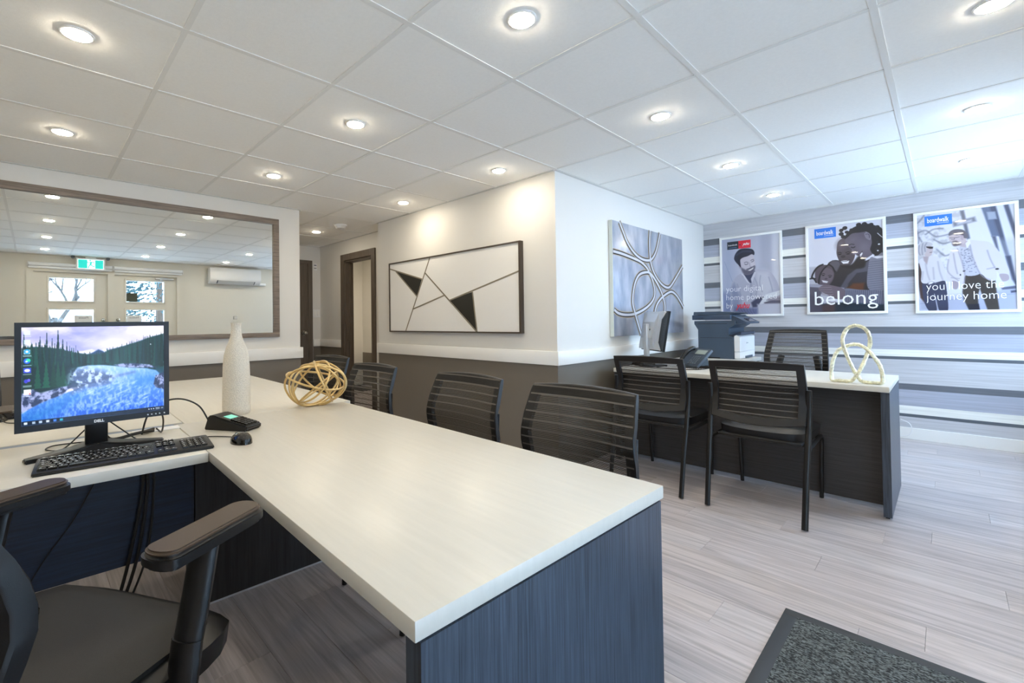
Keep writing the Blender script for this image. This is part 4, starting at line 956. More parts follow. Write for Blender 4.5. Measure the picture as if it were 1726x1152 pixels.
def strip2(bm, p, q, wd, y0_, y1_):
    d = Vector((q[0] - p[0], q[1] - p[1])); d.normalize(); n_ = Vector((-d.y, d.x)) * wd / 2
    prism(bm, [(p[0] + n_.x, p[1] + n_.y), (q[0] + n_.x, q[1] + n_.y), (q[0] - n_.x, q[1] - n_.y), (p[0] - n_.x, p[1] - n_.y)], y0_, y1_, 'y')
yc = dpt + .010
for a, b_ in (('d', 'g'), ('a', 'c'), ('b', 'e'), ('h', 'k'), ('f', 'i'), ('j', 'm'), ('l', 'n')):
    bm = bmesh.new(); strip2(bm, PA[a], PA[b_], .013, yc - .0022, yc + .001); ln = obj('line', bm, M_gl, ga, 0)
for tri in (('b', 'c', 'e'), ('j', 'l', 'k')):
    obj('black_triangle', prism(bmesh.new(), [PA[t_] for t_ in tri], yc - .0012, yc + .001, 'y'), mat('black_green_paint', (34, 34, 30), .5), ga, 0)
# ---- loop painting
lp = thing('wall_art', 'square silver blue canvas with winding black-edged loops, on the inner wall', 'wall art', (XC, 0, 0))
def silver_mat():
    m = bpy.data.materials.new('silver_leaf_canvas'); m.use_nodes = True; nt = m.node_tree; N = nt.nodes; L = nt.links; b = N['Principled BSDF']; b.inputs['Roughness'].default_value = .3; b.inputs['Metallic'].default_value = .25
    b.inputs['Coat Weight'].default_value = .6; b.inputs['Coat Roughness'].default_value = .05
    tc = N.new('ShaderNodeTexCoord'); mp = N.new('ShaderNodeMapping'); mp.inputs['Scale'].default_value = (3, 5, 2.2); L.new(tc.outputs['Object'], mp.inputs[0]); nz = N.new('ShaderNodeTexNoise'); nz.inputs['Scale'].default_value = 1.6; nz.inputs['Detail'].default_value = 7; L.new(mp.outputs[0], nz.inputs['Vector'])
    cr = N.new('ShaderNodeValToRGB'); cr.color_ramp.elements[0].position = .32; cr.color_ramp.elements[1].position = .68; cr.color_ramp.elements[0].color = (*lin((142, 152, 172)), 1); cr.color_ramp.elements[1].color = (*lin((192, 196, 208)), 1)
    L.new(nz.outputs[0], cr.inputs[0]); L.new(cr.outputs[0], b.inputs['Base Color']); return m
LT = .038
obj('canvas', B(.012, LT, 3.675, 5.205, 1.006, 2.024, bev=.002), silver_mat(), lp)
obj('canvas_edge', B(.002, LT - .001, 3.672, 3.676, 1.004, 2.026), mat('canvas_side', (226, 230, 222), .6), lp, 0)
curves = {'A': [(3.798, 2.022), (3.862, 1.944), (3.944, 1.851), (4.073, 1.77), (4.21, 1.729), (4.354, 1.724), (4.455, 1.755), (4.549, 1.848), (4.636, 2.021)],
 'B': [(4.408, 2.021), (4.393, 1.9), (4.398, 1.778), (4.415, 1.701), (4.475, 1.616), (4.575, 1.543), (4.68, 1.496), (4.79, 1.477), (4.876, 1.499), (5.028, 1.603), (5.200, 1.730)],
 'C': [(3.677, 1.75), (3.834, 1.742), (4.049, 1.72), (4.208, 1.696), (4.326, 1.65), (4.386, 1.599), (4.446, 1.536), (4.488, 1.448), (4.477, 1.369), (4.386, 1.3), (4.237, 1.243), (4.051, 1.202), (3.877, 1.195), (3.753, 1.209), (3.680, 1.239)],
 'D': [(4.180, 1.010), (4.116, 1.115), (4.063, 1.21), (4.022, 1.304), (4.037, 1.409), (4.085, 1.506), (4.168, 1.575), (4.3, 1.605), (4.398, 1.6), (4.522, 1.529), (4.637, 1.431), (4.713, 1.317), (4.717, 1.224), (4.705, 1.119), (4.606, 1.010)],
 'E': [(4.48, 1.01), (4.468, 1.12), (4.484, 1.223), (4.539, 1.302), (4.648, 1.368), (4.787, 1.418), (4.902, 1.437), (5.018, 1.402), (5.122, 1.337), (5.200, 1.276)]}
def ribbon(bm, pts, wd, x0_, x1_, off=0):
    P2 = [Vector((a, b_, 0)) for a, b_ in pts]; P2 = smoothpath(P2, 6); ring = []
    for i, q_ in enumerate(P2):
        d = (P2[min(i + 1, len(P2) - 1)] - P2[max(i - 1, 0)]).normalized(); n_ = Vector((-d.y, d.x, 0)); c = q_ + n_ * off
        a, b_ = c + n_ * wd / 2, c - n_ * wd / 2
        ring.append([bm.verts.new((x0_, a.x, a.y)), bm.verts.new((x1_, a.x, a.y)), bm.verts.new((x1_, b_.x, b_.y)), bm.verts.new((x0_, b_.x, b_.y))])
    for r0, r1 in zip(ring, ring[1:]):
        for j in range(4): bm.faces.new((r0[j], r0[(j + 1) % 4], r1[(j + 1) % 4], r1[j]))
    return bm
M_ochre = mat('ochre_halo', (176, 160, 136), .4); M_lb = mat('loop_black', (38, 38, 40), .4); M_lw = mat('loop_pale', (204, 206, 214), .3)
for i, k in enumerate('CADBE'):
    x_ = LT + i * .0006
    lo = obj('loop', ribbon(bmesh.new(), curves[k], .058, LT - .002, x_ + .0010), M_ochre, lp, 0)
    obj('loop_outline', ribbon(bmesh.new(), curves[k], .044, LT - .002, x_ + .0013), M_lb, lo, 0)
    obj('loop_core', ribbon(bmesh.new(), curves[k], .022, LT - .002, x_ + .0030), M_lw, lo, 0)
# ---- posters
RY = Matrix(((1, 0, 0), (0, 0, -1), (0, 1, 0))).to_4x4()   # local x->x, y->z, normal -> -y
M_print = print_mat('poster_print', .3, 0, .25)
def poster(label, x0_, x1_, z0_, z1_, img):
    t = thing('poster', label, 'poster', (x0_, YS, z0_)); W2, H2 = x1_ - x0_, z1_ - z0_; fw_ = .024
    obj('frame', (lambda b: (box(b, 0, W2, -.026, -.001, 0, fw_, bev=.003), box(b, 0, W2, -.026, -.001, H2 - fw_, H2, bev=.003), box(b, 0, fw_, -.026, -.001, fw_ - .002, H2 - fw_ + .002, bev=.003), box(b, W2 - fw_, W2, -.026, -.001, fw_ - .002, H2 - fw_ + .002, bev=.003))[-1])(bmesh.new()), M_trimw, t)
    obj('backing', B(.004, W2 - .004, -.010, -.002, .004, H2 - .004), M_whitep, t, 0)
    h, w_ = img.shape[:2]; img = 255 * (np.clip(img, 0, 255) / 255) ** 1.3 * .92
    canvas('print', w_, h, img, (fw_ - .002, -.016, H2 - fw_ + .002), (W2 - 2 * fw_ + .004, 0, 0), (0, 0, -(H2 - 2 * fw_ + .004)), M_print, t)
    def T_(name, s, u, v, size, m, width=None, **k):   # u,v: baseline start in 0..1 of the print, v down
        X = fw_ + u * (W2 - 2 * fw_); Z = H2 - fw_ - v * (H2 - 2 * fw_)
        return text(name, s, size, Matrix.Translation((X, -.0175, Z)) @ RY, m, t, width=(width * (W2 - 2 * fw_) if width else None), **k)
    def box2(name, u0, u1, v0, v1, m, d=.0168):
        f = lambda u: fw_ + u * (W2 - 2 * fw_); g = lambda v: H2 - fw_ - v * (H2 - 2 * fw_)
        return obj(name, B(f(u0), f(u1), -d, -.0158, g(v1), g(v0)), m, t, 0)
    return t, T_, box2
def logo(T_, box2, u0, u1, v0, v1, m=None, wt=.62):
    box2('logo_panel', u0, u1, v0, v1, m or M_blue)
    T_('lettering', 'boardwalk', u0 + (u1 - u0) * .10, v0 + (v1 - v0) * .66,   .060 * (u1 - u0) / .3, M_ink, width=(u1 - u0) * .78, bold=.0006)
    T_('lettering', 'communities', u0 + (u1 - u0) * .46, v0 + (v1 - v0) * .82, .014 * (u1 - u0) / .3, M_ink, width=(u1 - u0) * .42)
W_P, H_P = 200, 300
def mk(xl0, xl1, xr0, xr1, ytl, ytr, ybl, ybr, W=1000., H=1500.):
    def f(x, y):
        t_ = min(max((y - ytl) / (ybl - ytl), 0), 1); a, b_ = xl0 + (xl1 - xl0) * t_, xr0 + (xr1 - xr0) * t_
        u = (x - a) / (b_ - a); yt = ytl + (ytr - ytl) * u; yb = ybl + (ybr - ybl) * u
        return (u * W, (y - yt) / (yb - yt) * H)
    return f
# poster 1: man with a tablet
g = mk(95, 105, 832, 848, 152, 78, 1080, 1072); G_ = lambda L_: [g(a, b_) for a, b_ in L_]
p = Paint(W_P, H_P, 0, 0, 1000, 1500, (208, 210, 224))
p.poly([(0, 0), (250, 0), (180, 1500), (0, 1500)], (188, 194, 216), 40, .8); p.poly(G_([(730, 90), (840, 70), (848, 800), (735, 560)]), (222, 224, 234), 6); p.poly(G_([(600, 90), (730, 85), (735, 560), (600, 500)]), (196, 198, 214), 20)
p.line(G_([(130, 420), (250, 700)]), 8, (170, 180, 206)); p.poly(G_([(95, 800), (250, 830), (250, 1080), (95, 1080)]), (150, 160, 194), 30)
sh = (190, 192, 208)
p.blob(G_([(350, 575), (260, 640), (215, 740), (212, 900), (240, 1085), (560, 1090), (846, 1090), (846, 900), (810, 700), (720, 555), (620, 528), (540, 530), (470, 600)]), (198, 198, 214))
p.poly(G_([(215, 760), (260, 690), (330, 830), (340, 1080), (240, 1080)]), (160, 166, 192), 14); p.poly(G_([(540, 540), (700, 560), (760, 760), (650, 880), (560, 820)]), (216, 216, 226), 20)
for q_ in ([(300, 700), (350, 860), (340, 1000)], [(520, 620), (560, 720), (540, 840)], [(700, 620), (730, 720), (745, 790)], [(600, 600), (590, 700), (620, 800)]): p.curve(G_(q_), 9, (160, 162, 186), soft=5, alpha=.8)
p.blob(G_([(370, 590), (420, 650), (480, 690), (500, 640), (520, 590), (530, 540), (450, 560)]), (86, 92, 120)); p.poly(G_([(355, 575), (380, 570), (470, 700), (430, 680)]), (226, 226, 234), 2); p.poly(G_([(525, 545), (545, 560), (490, 690), (478, 640)]), (222, 222, 232), 2)
p.poly(G_([(470, 690), (490, 690), (492, 860), (470, 860)]), (176, 178, 198), 3)
p.blob(G_([(345, 385), (420, 350), (500, 325), (520, 380), (538, 445), (532, 510), (505, 560), (455, 585), (390, 575), (352, 500)]), (216, 210, 220))
p.blob(G_([(352, 500), (400, 520), (430, 525), (520, 480), (534, 500), (508, 562), (455, 588), (388, 578)]), (124, 122, 140), soft=6)
p.poly(G_([(440, 535), (515, 495), (510, 515), (470, 540)]), (240, 238, 240), 2); p.curve(G_([(425, 520), (470, 505), (525, 478)]), 12, (84, 84, 104), soft=2)
p.curve(G_([(400, 455), (420, 462), (445, 450)]), 10, (66, 66, 86)); p.curve(G_([(485, 430), (500, 428), (518, 412)]), 10, (66, 66, 86)); p.curve(G_([(395, 438), (420, 430), (446, 436)]), 9, (80, 78, 96)); p.curve(G_([(478, 412), (500, 402), (516, 398)]), 9, (80, 78, 96))
p.curve(G_([(462, 440), (472, 490), (490, 485)]), 8, (168, 160, 178)); p.blob(G_([(318, 460), (345, 455), (352, 510), (330, 505)]), (190, 184, 200)); p.ell(*g(500, 460), 30, 40, (230, 226, 232), 0, 10, .7)
p.blob(G_([(262, 385), (285, 320), (340, 272), (430, 262), (500, 275), (525, 310), (520, 345), (490, 335), (440, 358), (380, 375), (345, 400), (345, 440), (352, 500), (320, 465), (285, 430)]), (54, 58, 84), soft=1.5)
p.curve(G_([(300, 340), (380, 300), (480, 300)]), 14, (96, 102, 134), soft=8, alpha=.8)
p.poly(G_([(480, 930), (560, 870), (660, 850), (640, 900), (560, 985), (500, 990)]), (88, 92, 120), 6); p.poly(G_([(660, 830), (846, 780), (846, 830), (600, 960), (580, 950)]), (232, 234, 240), 2)
p.poly(G_([(640, 930), (846, 870), (846, 945), (650, 945)]), (120, 116, 134), 4)
for i in range(4): p.line(G_([(670 + i * 14, 900 - i * 9), (846, 900 - i * 14)]), 13, (196, 188, 200), soft=2); p.line(G_([(670 + i * 14, 906 - i * 9), (846, 907 - i * 14)]), 4, (90, 90, 112))
p.poly(G_([(555, 950), (846, 945), (846, 1080), (580, 1080)]), (214, 214, 226), 8); p.poly(G_([(260, 985), (560, 1000), (560, 1080), (250, 1080)]), (132, 138, 172), 10)
for i in range(6): p.curve(G_([(300 + i * 40, 1000), (330 + i * 36, 1040), (380 + i * 30, 1070)]), 5, (90, 96, 130))
t, T_, bx = poster('framed poster of a smiling man reading a tablet, left of three', -1.832, -1.211, 1.169, 2.106, p.I)
bx('logo_panel', .10, .305, .04, .142, M_darkprint); bx('logo_panel', .305, .52, .04, .142, M_red, .0167)
T_('lettering', 'boardwalk', .12, .095, .026, M_ink, width=.165); T_('lettering', 'communities', .13, .125, .012, mat('pale_blue_ink', (110, 160, 220), .5), width=.145)
T_('lettering', 'yuhu', .375, .102, .042, M_ink, shear=.35, bold=.001, width=.125); T_('lettering', '●', .315, .10, .02, M_darkprint)
T_('lettering', 'your digital', .065, .70, .098, M_ink, width=.645, bold=-.0014); T_('lettering', 'home powered', .065, .81, .098, M_ink, width=.87, bold=-.0014); T_('lettering', 'by', .065, .918, .098, M_ink, width=.115, bold=-.0014); T_('lettering', 'yuhu', .235, .918, .092, M_red, width=.25, shear=.35, bold=.0022)
# poster 2: family of three
g = mk(65, 80, 888, 908, 140, 45, 1072, 1056); G_ = lambda L_: [g(a, b_) for a, b_ in L_]
p = Paint(W_P, H_P, 0, 0, 1000, 1500, (228, 228, 238))
p.poly(G_([(75, 570), (330, 560), (330, 1070), (75, 1070)]), (200, 200, 212), 6)
p.blob(G_([(290, 550), (350, 498), (430, 500), (560, 560), (760, 480), (900, 400), (910, 860), (600, 850), (330, 860), (300, 700)]), (60, 58, 68))
p.poly(G_([(300, 545), (350, 495), (420, 505), (440, 540), (400, 620), (360, 600)]), (112, 110, 122), 4)
p.poly(G_([(440, 790), (520, 660), (640, 570), (760, 490), (740, 620), (620, 640), (540, 740), (500, 830)]), (104, 104, 118), 4); p.poly(G_([(520, 760), (620, 640), (740, 620), (720, 740), (600, 800)]), (70, 70, 84), 5)
p.blob(G_([(398, 380), (410, 300), (460, 255), (520, 260), (570, 330), (600, 430), (570, 520), (510, 565), (450, 550), (415, 480), (398, 430)]), (98, 88, 98))
p.ell(*g(450, 320), 60, 80, (130, 120, 132), .3, 20, .7); p.curve(G_([(415, 415), (432, 408), (450, 414)]), 12, (34, 30, 38)); p.curve(G_([(500, 412), (525, 402), (548, 410)]), 12, (34, 30, 38)); p.ell(*g(432, 430), 22, 10, (24, 22, 30)); p.ell(*g(525, 425), 24, 10, (24, 22, 30))
p.ell(*g(470, 455), 30, 22, (74, 64, 74)); p.poly(G_([(440, 500), (540, 495), (525, 530), (470, 535)]), (236, 234, 238), 2); p.curve(G_([(435, 498), (490, 508), (545, 492)]), 8, (40, 34, 42)); p.blob(G_([(450, 555), (560, 540), (640, 450), (700, 470), (700, 570), (600, 590), (500, 580)]), (42, 40, 50), soft=6)
p.blob(G_([(490, 290), (500, 250), (560, 190), (640, 170), (740, 200), (790, 260), (800, 400), (760, 450), (700, 480), (650, 460), (620, 440), (600, 430), (570, 420), (560, 370), (520, 340)]), (116, 108, 122))
p.ell(*g(700, 350), 90, 110, (140, 132, 146), .3, 26, .7); p.ell(*g(580, 270), 70, 60, (134, 126, 140), 0, 20, .6)
p.curve(G_([(535, 330), (560, 318), (590, 322)]), 10, (40, 36, 46)); p.curve(G_([(560, 352), (580, 356), (598, 348)]), 14, (30, 26, 36)); p.poly(G_([(570, 380), (600, 395), (610, 425), (580, 430)]), (150, 142, 156), 6); p.poly(G_([(650, 430), (672, 400), (680, 425), (658, 460)]), (240, 238, 242), 2); p.curve(G_([(620, 440), (650, 430), (676, 398)]), 9, (50, 42, 52))
p.blob(G_([(486, 262), (500, 215), (560, 150), (640, 110), (730, 95), (820, 120), (888, 170), (890, 380), (830, 440), (790, 430), (760, 380), (778, 300), (760, 220), (720, 185), (650, 190), (570, 200), (520, 240)]), (34, 34, 46), soft=2)
for (a, b_, r_) in [(450, 165, 30), (490, 140, 34), (450, 205, 34), (470, 235, 30), (510, 185, 26), (640, 105, 34), (700, 98, 34), (770, 105, 30), (830, 135, 34), (870, 190, 30), (840, 300, 34), (830, 380, 30), (560, 160, 24)]: p.ell(*g(a, b_), r_, r_ * .95, (30, 32, 46)); p.ell(g(a, b_)[0] - 8, g(a, b_)[1] - 8, r_ * .35, r_ * .35, (76, 80, 100), 0, 5, .7)
p.blob(G_([(700, 200), (740, 192), (770, 230), (760, 275), (725, 262), (705, 235)]), (150, 142, 156)); p.curve(G_([(712, 212), (745, 212), (752, 250)]), 7, (70, 64, 80))
p.ell(*g(850, 322), 14, 12, (236, 236, 244)); p.ell(*g(838, 392), 12, 11, (226, 226, 236)); p.curve(G_([(835, 200), (870, 235), (890, 250)]), 10, (226, 226, 236))
p.blob(G_([(760, 470), (830, 450), (900, 440), (912, 860), (800, 850), (735, 800), (725, 700), (740, 560)]), (148, 148, 162))
for i in range(15): p.line(G_([(735, 520 + i * 24), (908, 500 + i * 24)]), 6, (108, 108, 124), soft=2)
p.poly(G_([(765, 455), (900, 448), (900, 470), (830, 480)]), (230, 230, 238), 3)
p.poly(G_([(510, 800), (580, 750), (700, 745), (690, 830), (600, 825)]), (130, 78, 44), 8, .8)
p.blob(G_([(480, 815), (640, 820), (912, 850), (912, 990), (700, 975), (480, 960)]), (136, 138, 156))
for i in range(20): p.line(G_([(490 + i * 22, 830), (480 + i * 22, 985)]), 5, (78, 82, 108), soft=2)
p.blob(G_([(150, 700), (150, 620), (200, 560), (270, 545), (340, 570), (370, 640), (350, 720), (300, 770), (220, 770), (170, 745)]), (106, 96, 108)); p.blob(G_([(210, 690), (220, 620), (270, 580), (340, 600), (362, 660), (330, 730), (270, 760), (230, 745)]), (124, 114, 126))
p.curve(G_([(225, 650), (245, 640), (262, 648)]), 9, (36, 32, 42)); p.curve(G_([(300, 665), (322, 660), (342, 668)]), 9, (36, 32, 42)); p.ell(*g(243, 662), 18, 9, (26, 24, 32)); p.ell(*g(320, 680), 18, 9, (26, 24, 32)); p.ell(*g(275, 700), 20, 13, (90, 78, 90)); p.poly(G_([(225, 715), (300, 728), (285, 745), (240, 738)]), (230, 228, 234), 2)
for q_ in ([(240, 540), (190, 560), (140, 610), (110, 680), (150, 700)], [(300, 545), (250, 590), (215, 640), (195, 700), (190, 750)], [(230, 545), (170, 580), (120, 650), (105, 690)], [(310, 542), (350, 570), (375, 620)], [(85, 700), (130, 700), (160, 740)]): p.curve(G_(q_), 20, (34, 32, 44), soft=2)
p.poly(G_([(80, 765), (230, 765), (250, 800), (200, 900), (230, 1070), (80, 1070)]), (108, 106, 122), 4); p.poly(G_([(80, 762), (250, 768), (480, 800), (480, 830), (250, 800), (80, 790)]), (176, 176, 190), 4)
p.blob(G_([(190, 800), (260, 765), (360, 775), (470, 810), (490, 850), (470, 920), (380, 920), (280, 870), (200, 835)]), (132, 120, 132))
for i in range(4): p.line(G_([(195 + i * 10, 800 + i * 22), (330 + i * 8, 795 + i * 26)]), 9, (160, 148, 160), soft=3); p.line(G_([(200 + i * 10, 812 + i * 22), (330 + i * 8, 808 + i * 26)]), 4, (76, 66, 80))
p.poly(G_([(210, 980), (460, 960), (912, 985), (912, 1070), (200, 1070)]), (30, 62, 84), 6); p.poly(G_([(220, 990), (380, 960), (380, 1070), (200, 1070)]), (92, 76, 84), 10)
p.poly(G_([(80, 880), (210, 900), (230, 1070), (80, 1070)]), (96, 94, 112), 10)
t, T_, bx = poster('framed poster of a hugging family of three reading belong, middle of three', -1.003, -.3775, 1.179, 2.113, p.I)
logo(T_, bx, .09, .395, .02, .135)
T_('lettering', 'belong', .075, .918, .205, M_ink, width=.85, bold=-.0006)
# poster 3: couple walking
g = mk(50, 78, 1022, 1048, 122, 8, 1072, 1055); G_ = lambda L_: [g(a, b_) for a, b_ in L_]
p = Paint(W_P, H_P, 0, 0, 1000, 1500, (226, 226, 234))
nn = fnoise(W_P, H_P, 14, 22, 21, 4); p.I = p.I - 26 * np.clip((nn - .45) * 5, 0, 1)[..., None] * (p.X[..., None] < 480) * (p.Y[..., None] < 950)
for q_ in ([(60, 300), (150, 270), (260, 330), (420, 300)], [(60, 200), (110, 150), (130, 120)], [(80, 340), (120, 420), (60, 460)], [(240, 360), (330, 400), (420, 380)], [(270, 460), (350, 520), (420, 500)], [(60, 280), (75, 360), (70, 400)], [(150, 310), (230, 260), (330, 250)]): p.curve(G_(q_), 12, (120, 122, 138), soft=5, alpha=.8)
p.poly(G_([(505, 75), (545, 70), (605, 350), (575, 360)]), (116, 122, 140), 4); p.poly(G_([(430, 190), (650, 135), (665, 180), (440, 235)]), (140, 144, 160), 6); p.poly(G_([(470, 195), (620, 160), (625, 185), (480, 215)]), (196, 198, 210), 5)
p.poly(G_([(715, 45), (800, 30), (885, 330), (810, 330)]), (120, 132, 158), 4); p.poly(G_([(790, 30), (850, 25), (1040, 780), (1040, 840), (960, 600)]), (98, 106, 130), 4); p.poly(G_([(765, 90), (845, 85), (860, 160), (780, 165)]), (180, 188, 206), 4)
p.poly(G_([(920, 12), (965, 10), (1025, 230), (1030, 380)]), (104, 110, 132), 4); p.poly(G_([(810, 330), (850, 330), (880, 480), (850, 440)]), (110, 116, 138), 4); p.poly(G_([(890, 370), (1040, 350), (1045, 900), (960, 900)]), (196, 198, 210), 20, .5); p.poly(G_([(940, 530), (985, 525), (1040, 820), (1000, 760)]), (92, 98, 122), 5)
p.poly(G_([(75, 960), (1048, 840), (1048, 1070), (75, 1070)]), (190, 194, 214), 14); p.poly(G_([(900, 840), (1040, 820), (1040, 850), (910, 860)]), (110, 116, 140), 4); p.poly(G_([(985, 870), (1042, 862), (1042, 885), (990, 892)]), (100, 106, 130), 3)
p.curve(G_([(90, 1000), (500, 950), (1040, 900)]), 5, (160, 166, 190))
# woman
p.poly(G_([(70, 600), (110, 590), (150, 1000), (95, 940), (70, 800)]), (92, 76, 78), 4)
p.blob(G_([(120, 770), (240, 790), (340, 760), (370, 850), (385, 1072), (300, 1072), (262, 950), (240, 900), (270, 1072), (190, 1072), (130, 960)]), (78, 84, 112))
p.blob(G_([(80, 570), (150, 540), (190, 525), (270, 530), (320, 580), (360, 680), (390, 770), (330, 770), (240, 790), (110, 790), (105, 680)]), (222, 220, 226))
for q_ in ([(150, 600), (170, 700), (200, 780)], [(280, 580), (300, 680), (330, 760)], [(120, 680), (110, 760)], [(230, 640), (240, 760)]): p.curve(G_(q_), 9, (184, 182, 196), soft=5)
p.poly(G_([(190, 770), (250, 760), (220, 800), (180, 810)]), (232, 230, 234), 2); p.curve(G_([(160, 800), (215, 775), (260, 800)]), 6, (150, 150, 166))
p.poly(G_([(120, 530), (185, 525), (165, 610), (130, 570)]), (188, 176, 182), 3)
p.blob(G_([(140, 420), (190, 410), (222, 440), (226, 480), (205, 520), (160, 530), (130, 500)]), (206, 194, 198)); p.blob(G_([(62, 440), (95, 395), (150, 380), (215, 395), (222, 420), (170, 425), (160, 470), (130, 520), (80, 525), (62, 490)]), (206, 204, 210)); 
for q_ in ([(80, 420), (75, 480), (90, 515)], [(120, 400), (110, 450), (115, 510)], [(160, 395), (140, 430), (145, 480)]): p.curve(G_(q_), 8, (150, 148, 162), soft=4)
p.poly(G_([(155, 430), (230, 432), (226, 450), (195, 452), (160, 440)]), (36, 36, 48), 2); p.curve(G_([(196, 490), (215, 486)]), 8, (110, 96, 106))
# man
p.poly(G_([(555, 700), (700, 700), (845, 760), (860, 900), (885, 1060), (775, 1060), (700, 850), (680, 920), (690, 1060), (595, 1060), (545, 960), (530, 880)]), (84, 78, 76), 3)
p.poly(G_([(575, 1005), (690, 1000), (702, 1060), (600, 1060)]), (46, 52, 74), 3)
p.blob(G_([(430, 450), (500, 430), (600, 370), (700, 375), (790, 390), (860, 460), (930, 570), (975, 700), (880, 705), (850, 640), (860, 700), (850, 765), (780, 765), (700, 700), (560, 720), (550, 800), (500, 795), (380, 760), (375, 650), (390, 540)]), (220, 216, 222))
p.blob(G_([(500, 440), (590, 400), (620, 440), (650, 600), (700, 700), (560, 715), (530, 580)]), (202, 202, 214))
rs = np.random.RandomState(2)
for i in range(90): a, b_ = rs.uniform(510, 690), rs.uniform(450, 690); (p.ell(*g(a, b_), 6, 5, (120, 120, 140), 0, 1.5, .8) if a < 600 + (b_ - 450) * .38 and a > 500 + (b_ - 450) * .22 else None)
for q_ in ([(600, 400), (620, 500), (680, 660), (730, 730), (800, 765)], [(480, 450), (530, 600), (555, 720), (545, 800)], [(770, 470), (800, 560), (840, 640)], [(440, 500), (460, 620), (480, 700)], [(770, 655), (840, 640)], [(390, 560), (385, 680), (490, 770)], [(420, 740), (500, 750)]): p.curve(G_(q_), 8, (170, 166, 180), soft=4)
p.ell(*g(545, 675), 12, 9, (70, 66, 76)); p.ell(*g(862, 655), 18, 13, (60, 56, 66)); p.ell(*g(510, 712), 8, 14, (90, 86, 96))
p.poly(G_([(470, 420), (560, 440), (600, 380), (560, 370)]), (196, 184, 190), 3); p.poly(G_([(560, 400), (600, 358), (612, 400), (575, 450)]), (232, 230, 234), 2)
p.blob(G_([(395, 330), (440, 300), (530, 300), (565, 350), (545, 400), (470, 425), (440, 420), (425, 385), (400, 375)]), (206, 192, 196)); p.blob(G_([(392, 322), (400, 285), (450, 260), (530, 262), (575, 300), (578, 345), (545, 345), (520, 315), (470, 318), (440, 310)]), (122, 118, 130)); p.blob(G_([(425, 385), (470, 372), (500, 395), (520, 405), (470, 426), (436, 422)]), (120, 112, 120), soft=4)
p.blob(G_([(510, 320), (540, 325), (538, 365), (515, 360)]), (192, 178, 184)); p.curve(G_([(400, 345), (440, 345), (500, 335)]), 6, (70, 70, 84)); p.curve(G_([(418, 360), (445, 362), (450, 345)]), 5, (90, 90, 104)); p.curve(G_([(430, 392), (455, 388)]), 6, (230, 226, 230))
p.blob(G_([(885, 705), (960, 710), (970, 760), (920, 780), (895, 750)]), (188, 176, 184)); p.blob(G_([(430, 770), (490, 790), (480, 850), (440, 850), (420, 810)]), (180, 168, 178))
t, T_, bx = poster('framed poster of an older couple walking and laughing, right of three', -.190, .4335, 1.173, 2.103, p.I)
logo(T_, bx, .085, .385, .02, .125)
T_('lettering', "you'll love the", .085, .79, .105, M_ink, width=.80, bold=-.0012); T_('lettering', 'journey home', .085, .895, .105, M_ink, width=.82, bold=-.0012)

# ================================================================== CEILING PIECES
M_lens = mat('led_lens', (255, 250, 240), .4, emit=((255, 241, 216), LAMP)); M_ring = mat('downlight_trim', (244, 244, 242), .4)
def downlight(i, j, label, group=None):
    x, y = X0 + (i) * TS, Y0 + (j) * TS
    t = thing('downlight', label, 'ceiling light', (x, y, HH), 0, group)
    obj('trim_ring', lathe(bmesh.new(), [(.056, .003), (.056, -.002), (.053, -.004), (.046, -.0045), (.0445, .002)], 32), M_ring, t, 60)
    obj('lens', lathe(bmesh.new(), [(.0447, -.001), (.0447, -.0062), (.038, -.0092), (.022, -.0105), (.0, -.011)], 32), M_lens, t, 60)
DLS = {(-.5, -.5): 'round downlight in the upper left corner, the biggest on the left', (-2.5, -.5): 'round downlight above the left part of the mirror',
 (-.5, 1.5): 'round downlight right of the mirror top, over the middle of the near desk', (-2.5, 1.5): 'round downlight above the right end of the mirror', (-2.5, 3.5): 'round downlight above the left half of the black triangle canvas',
 (-5.5, 3.5): 'round downlight inside the hallway beside the smoke detector', (1.5, 1.5): 'large round downlight at the top centre of the picture', (-.5, 3.5): 'round downlight above the right half of the black triangle canvas',
 (1.5, 3.5): 'round downlight right of the white wall corner, over the open floor', (1.5, 5.5): 'round downlight second in the row running toward the posters over the far desk', (1.5, 7.5): 'smallest round downlight in the row, nearest the striped wall, left of the middle poster',
 (3.5, 3.5): 'round downlight in the upper right corner, cut by the top edge', (3.5, 5.5): 'round downlight at the right edge, middle one of the three there', (3.5, 7.5): 'round downlight at the right edge, nearest the right poster'}
for (i, j), lab in DLS.items(): downlight(i, j, lab, 'recessed downlights')
for (i, j) in [(-2.5, -2.5), (-.5, -2.5), (1.5, -.5), (3.5, -.5), (3.5, 1.5)]:
    downlight(i, j, 'round ceiling downlight seen only as a reflection in the mirror', 'downlights behind the camera')
# back room ceiling light
t = thing('downlight', 'round ceiling light in the side room behind the hall doorway', 'ceiling light', (-6.0, 3.9, 2.308)); obj('lens', lathe(bmesh.new(), [(.09, .004), (.09, -.006), (.06, -.012), (0, -.014)], 24), M_lens, t, 60); obj('trim_ring', lathe(bmesh.new(), [(.11, .004), (.11, -.004), (.088, -.004)], 24), M_ring, t, 60)
sd = thing('smoke_detector', 'small white smoke detector on the hallway ceiling', 'smoke detector', (-4.80, 2.60, HH))
obj('base_plate', cyl(bmesh.new(), (0, 0, -.006), .072, .016, 28), M_whitep, sd); obj('cover', cyl(bmesh.new(), (0, 0, -.028), .05, .03, 28, r2=.064), M_whitep, sd, 30)
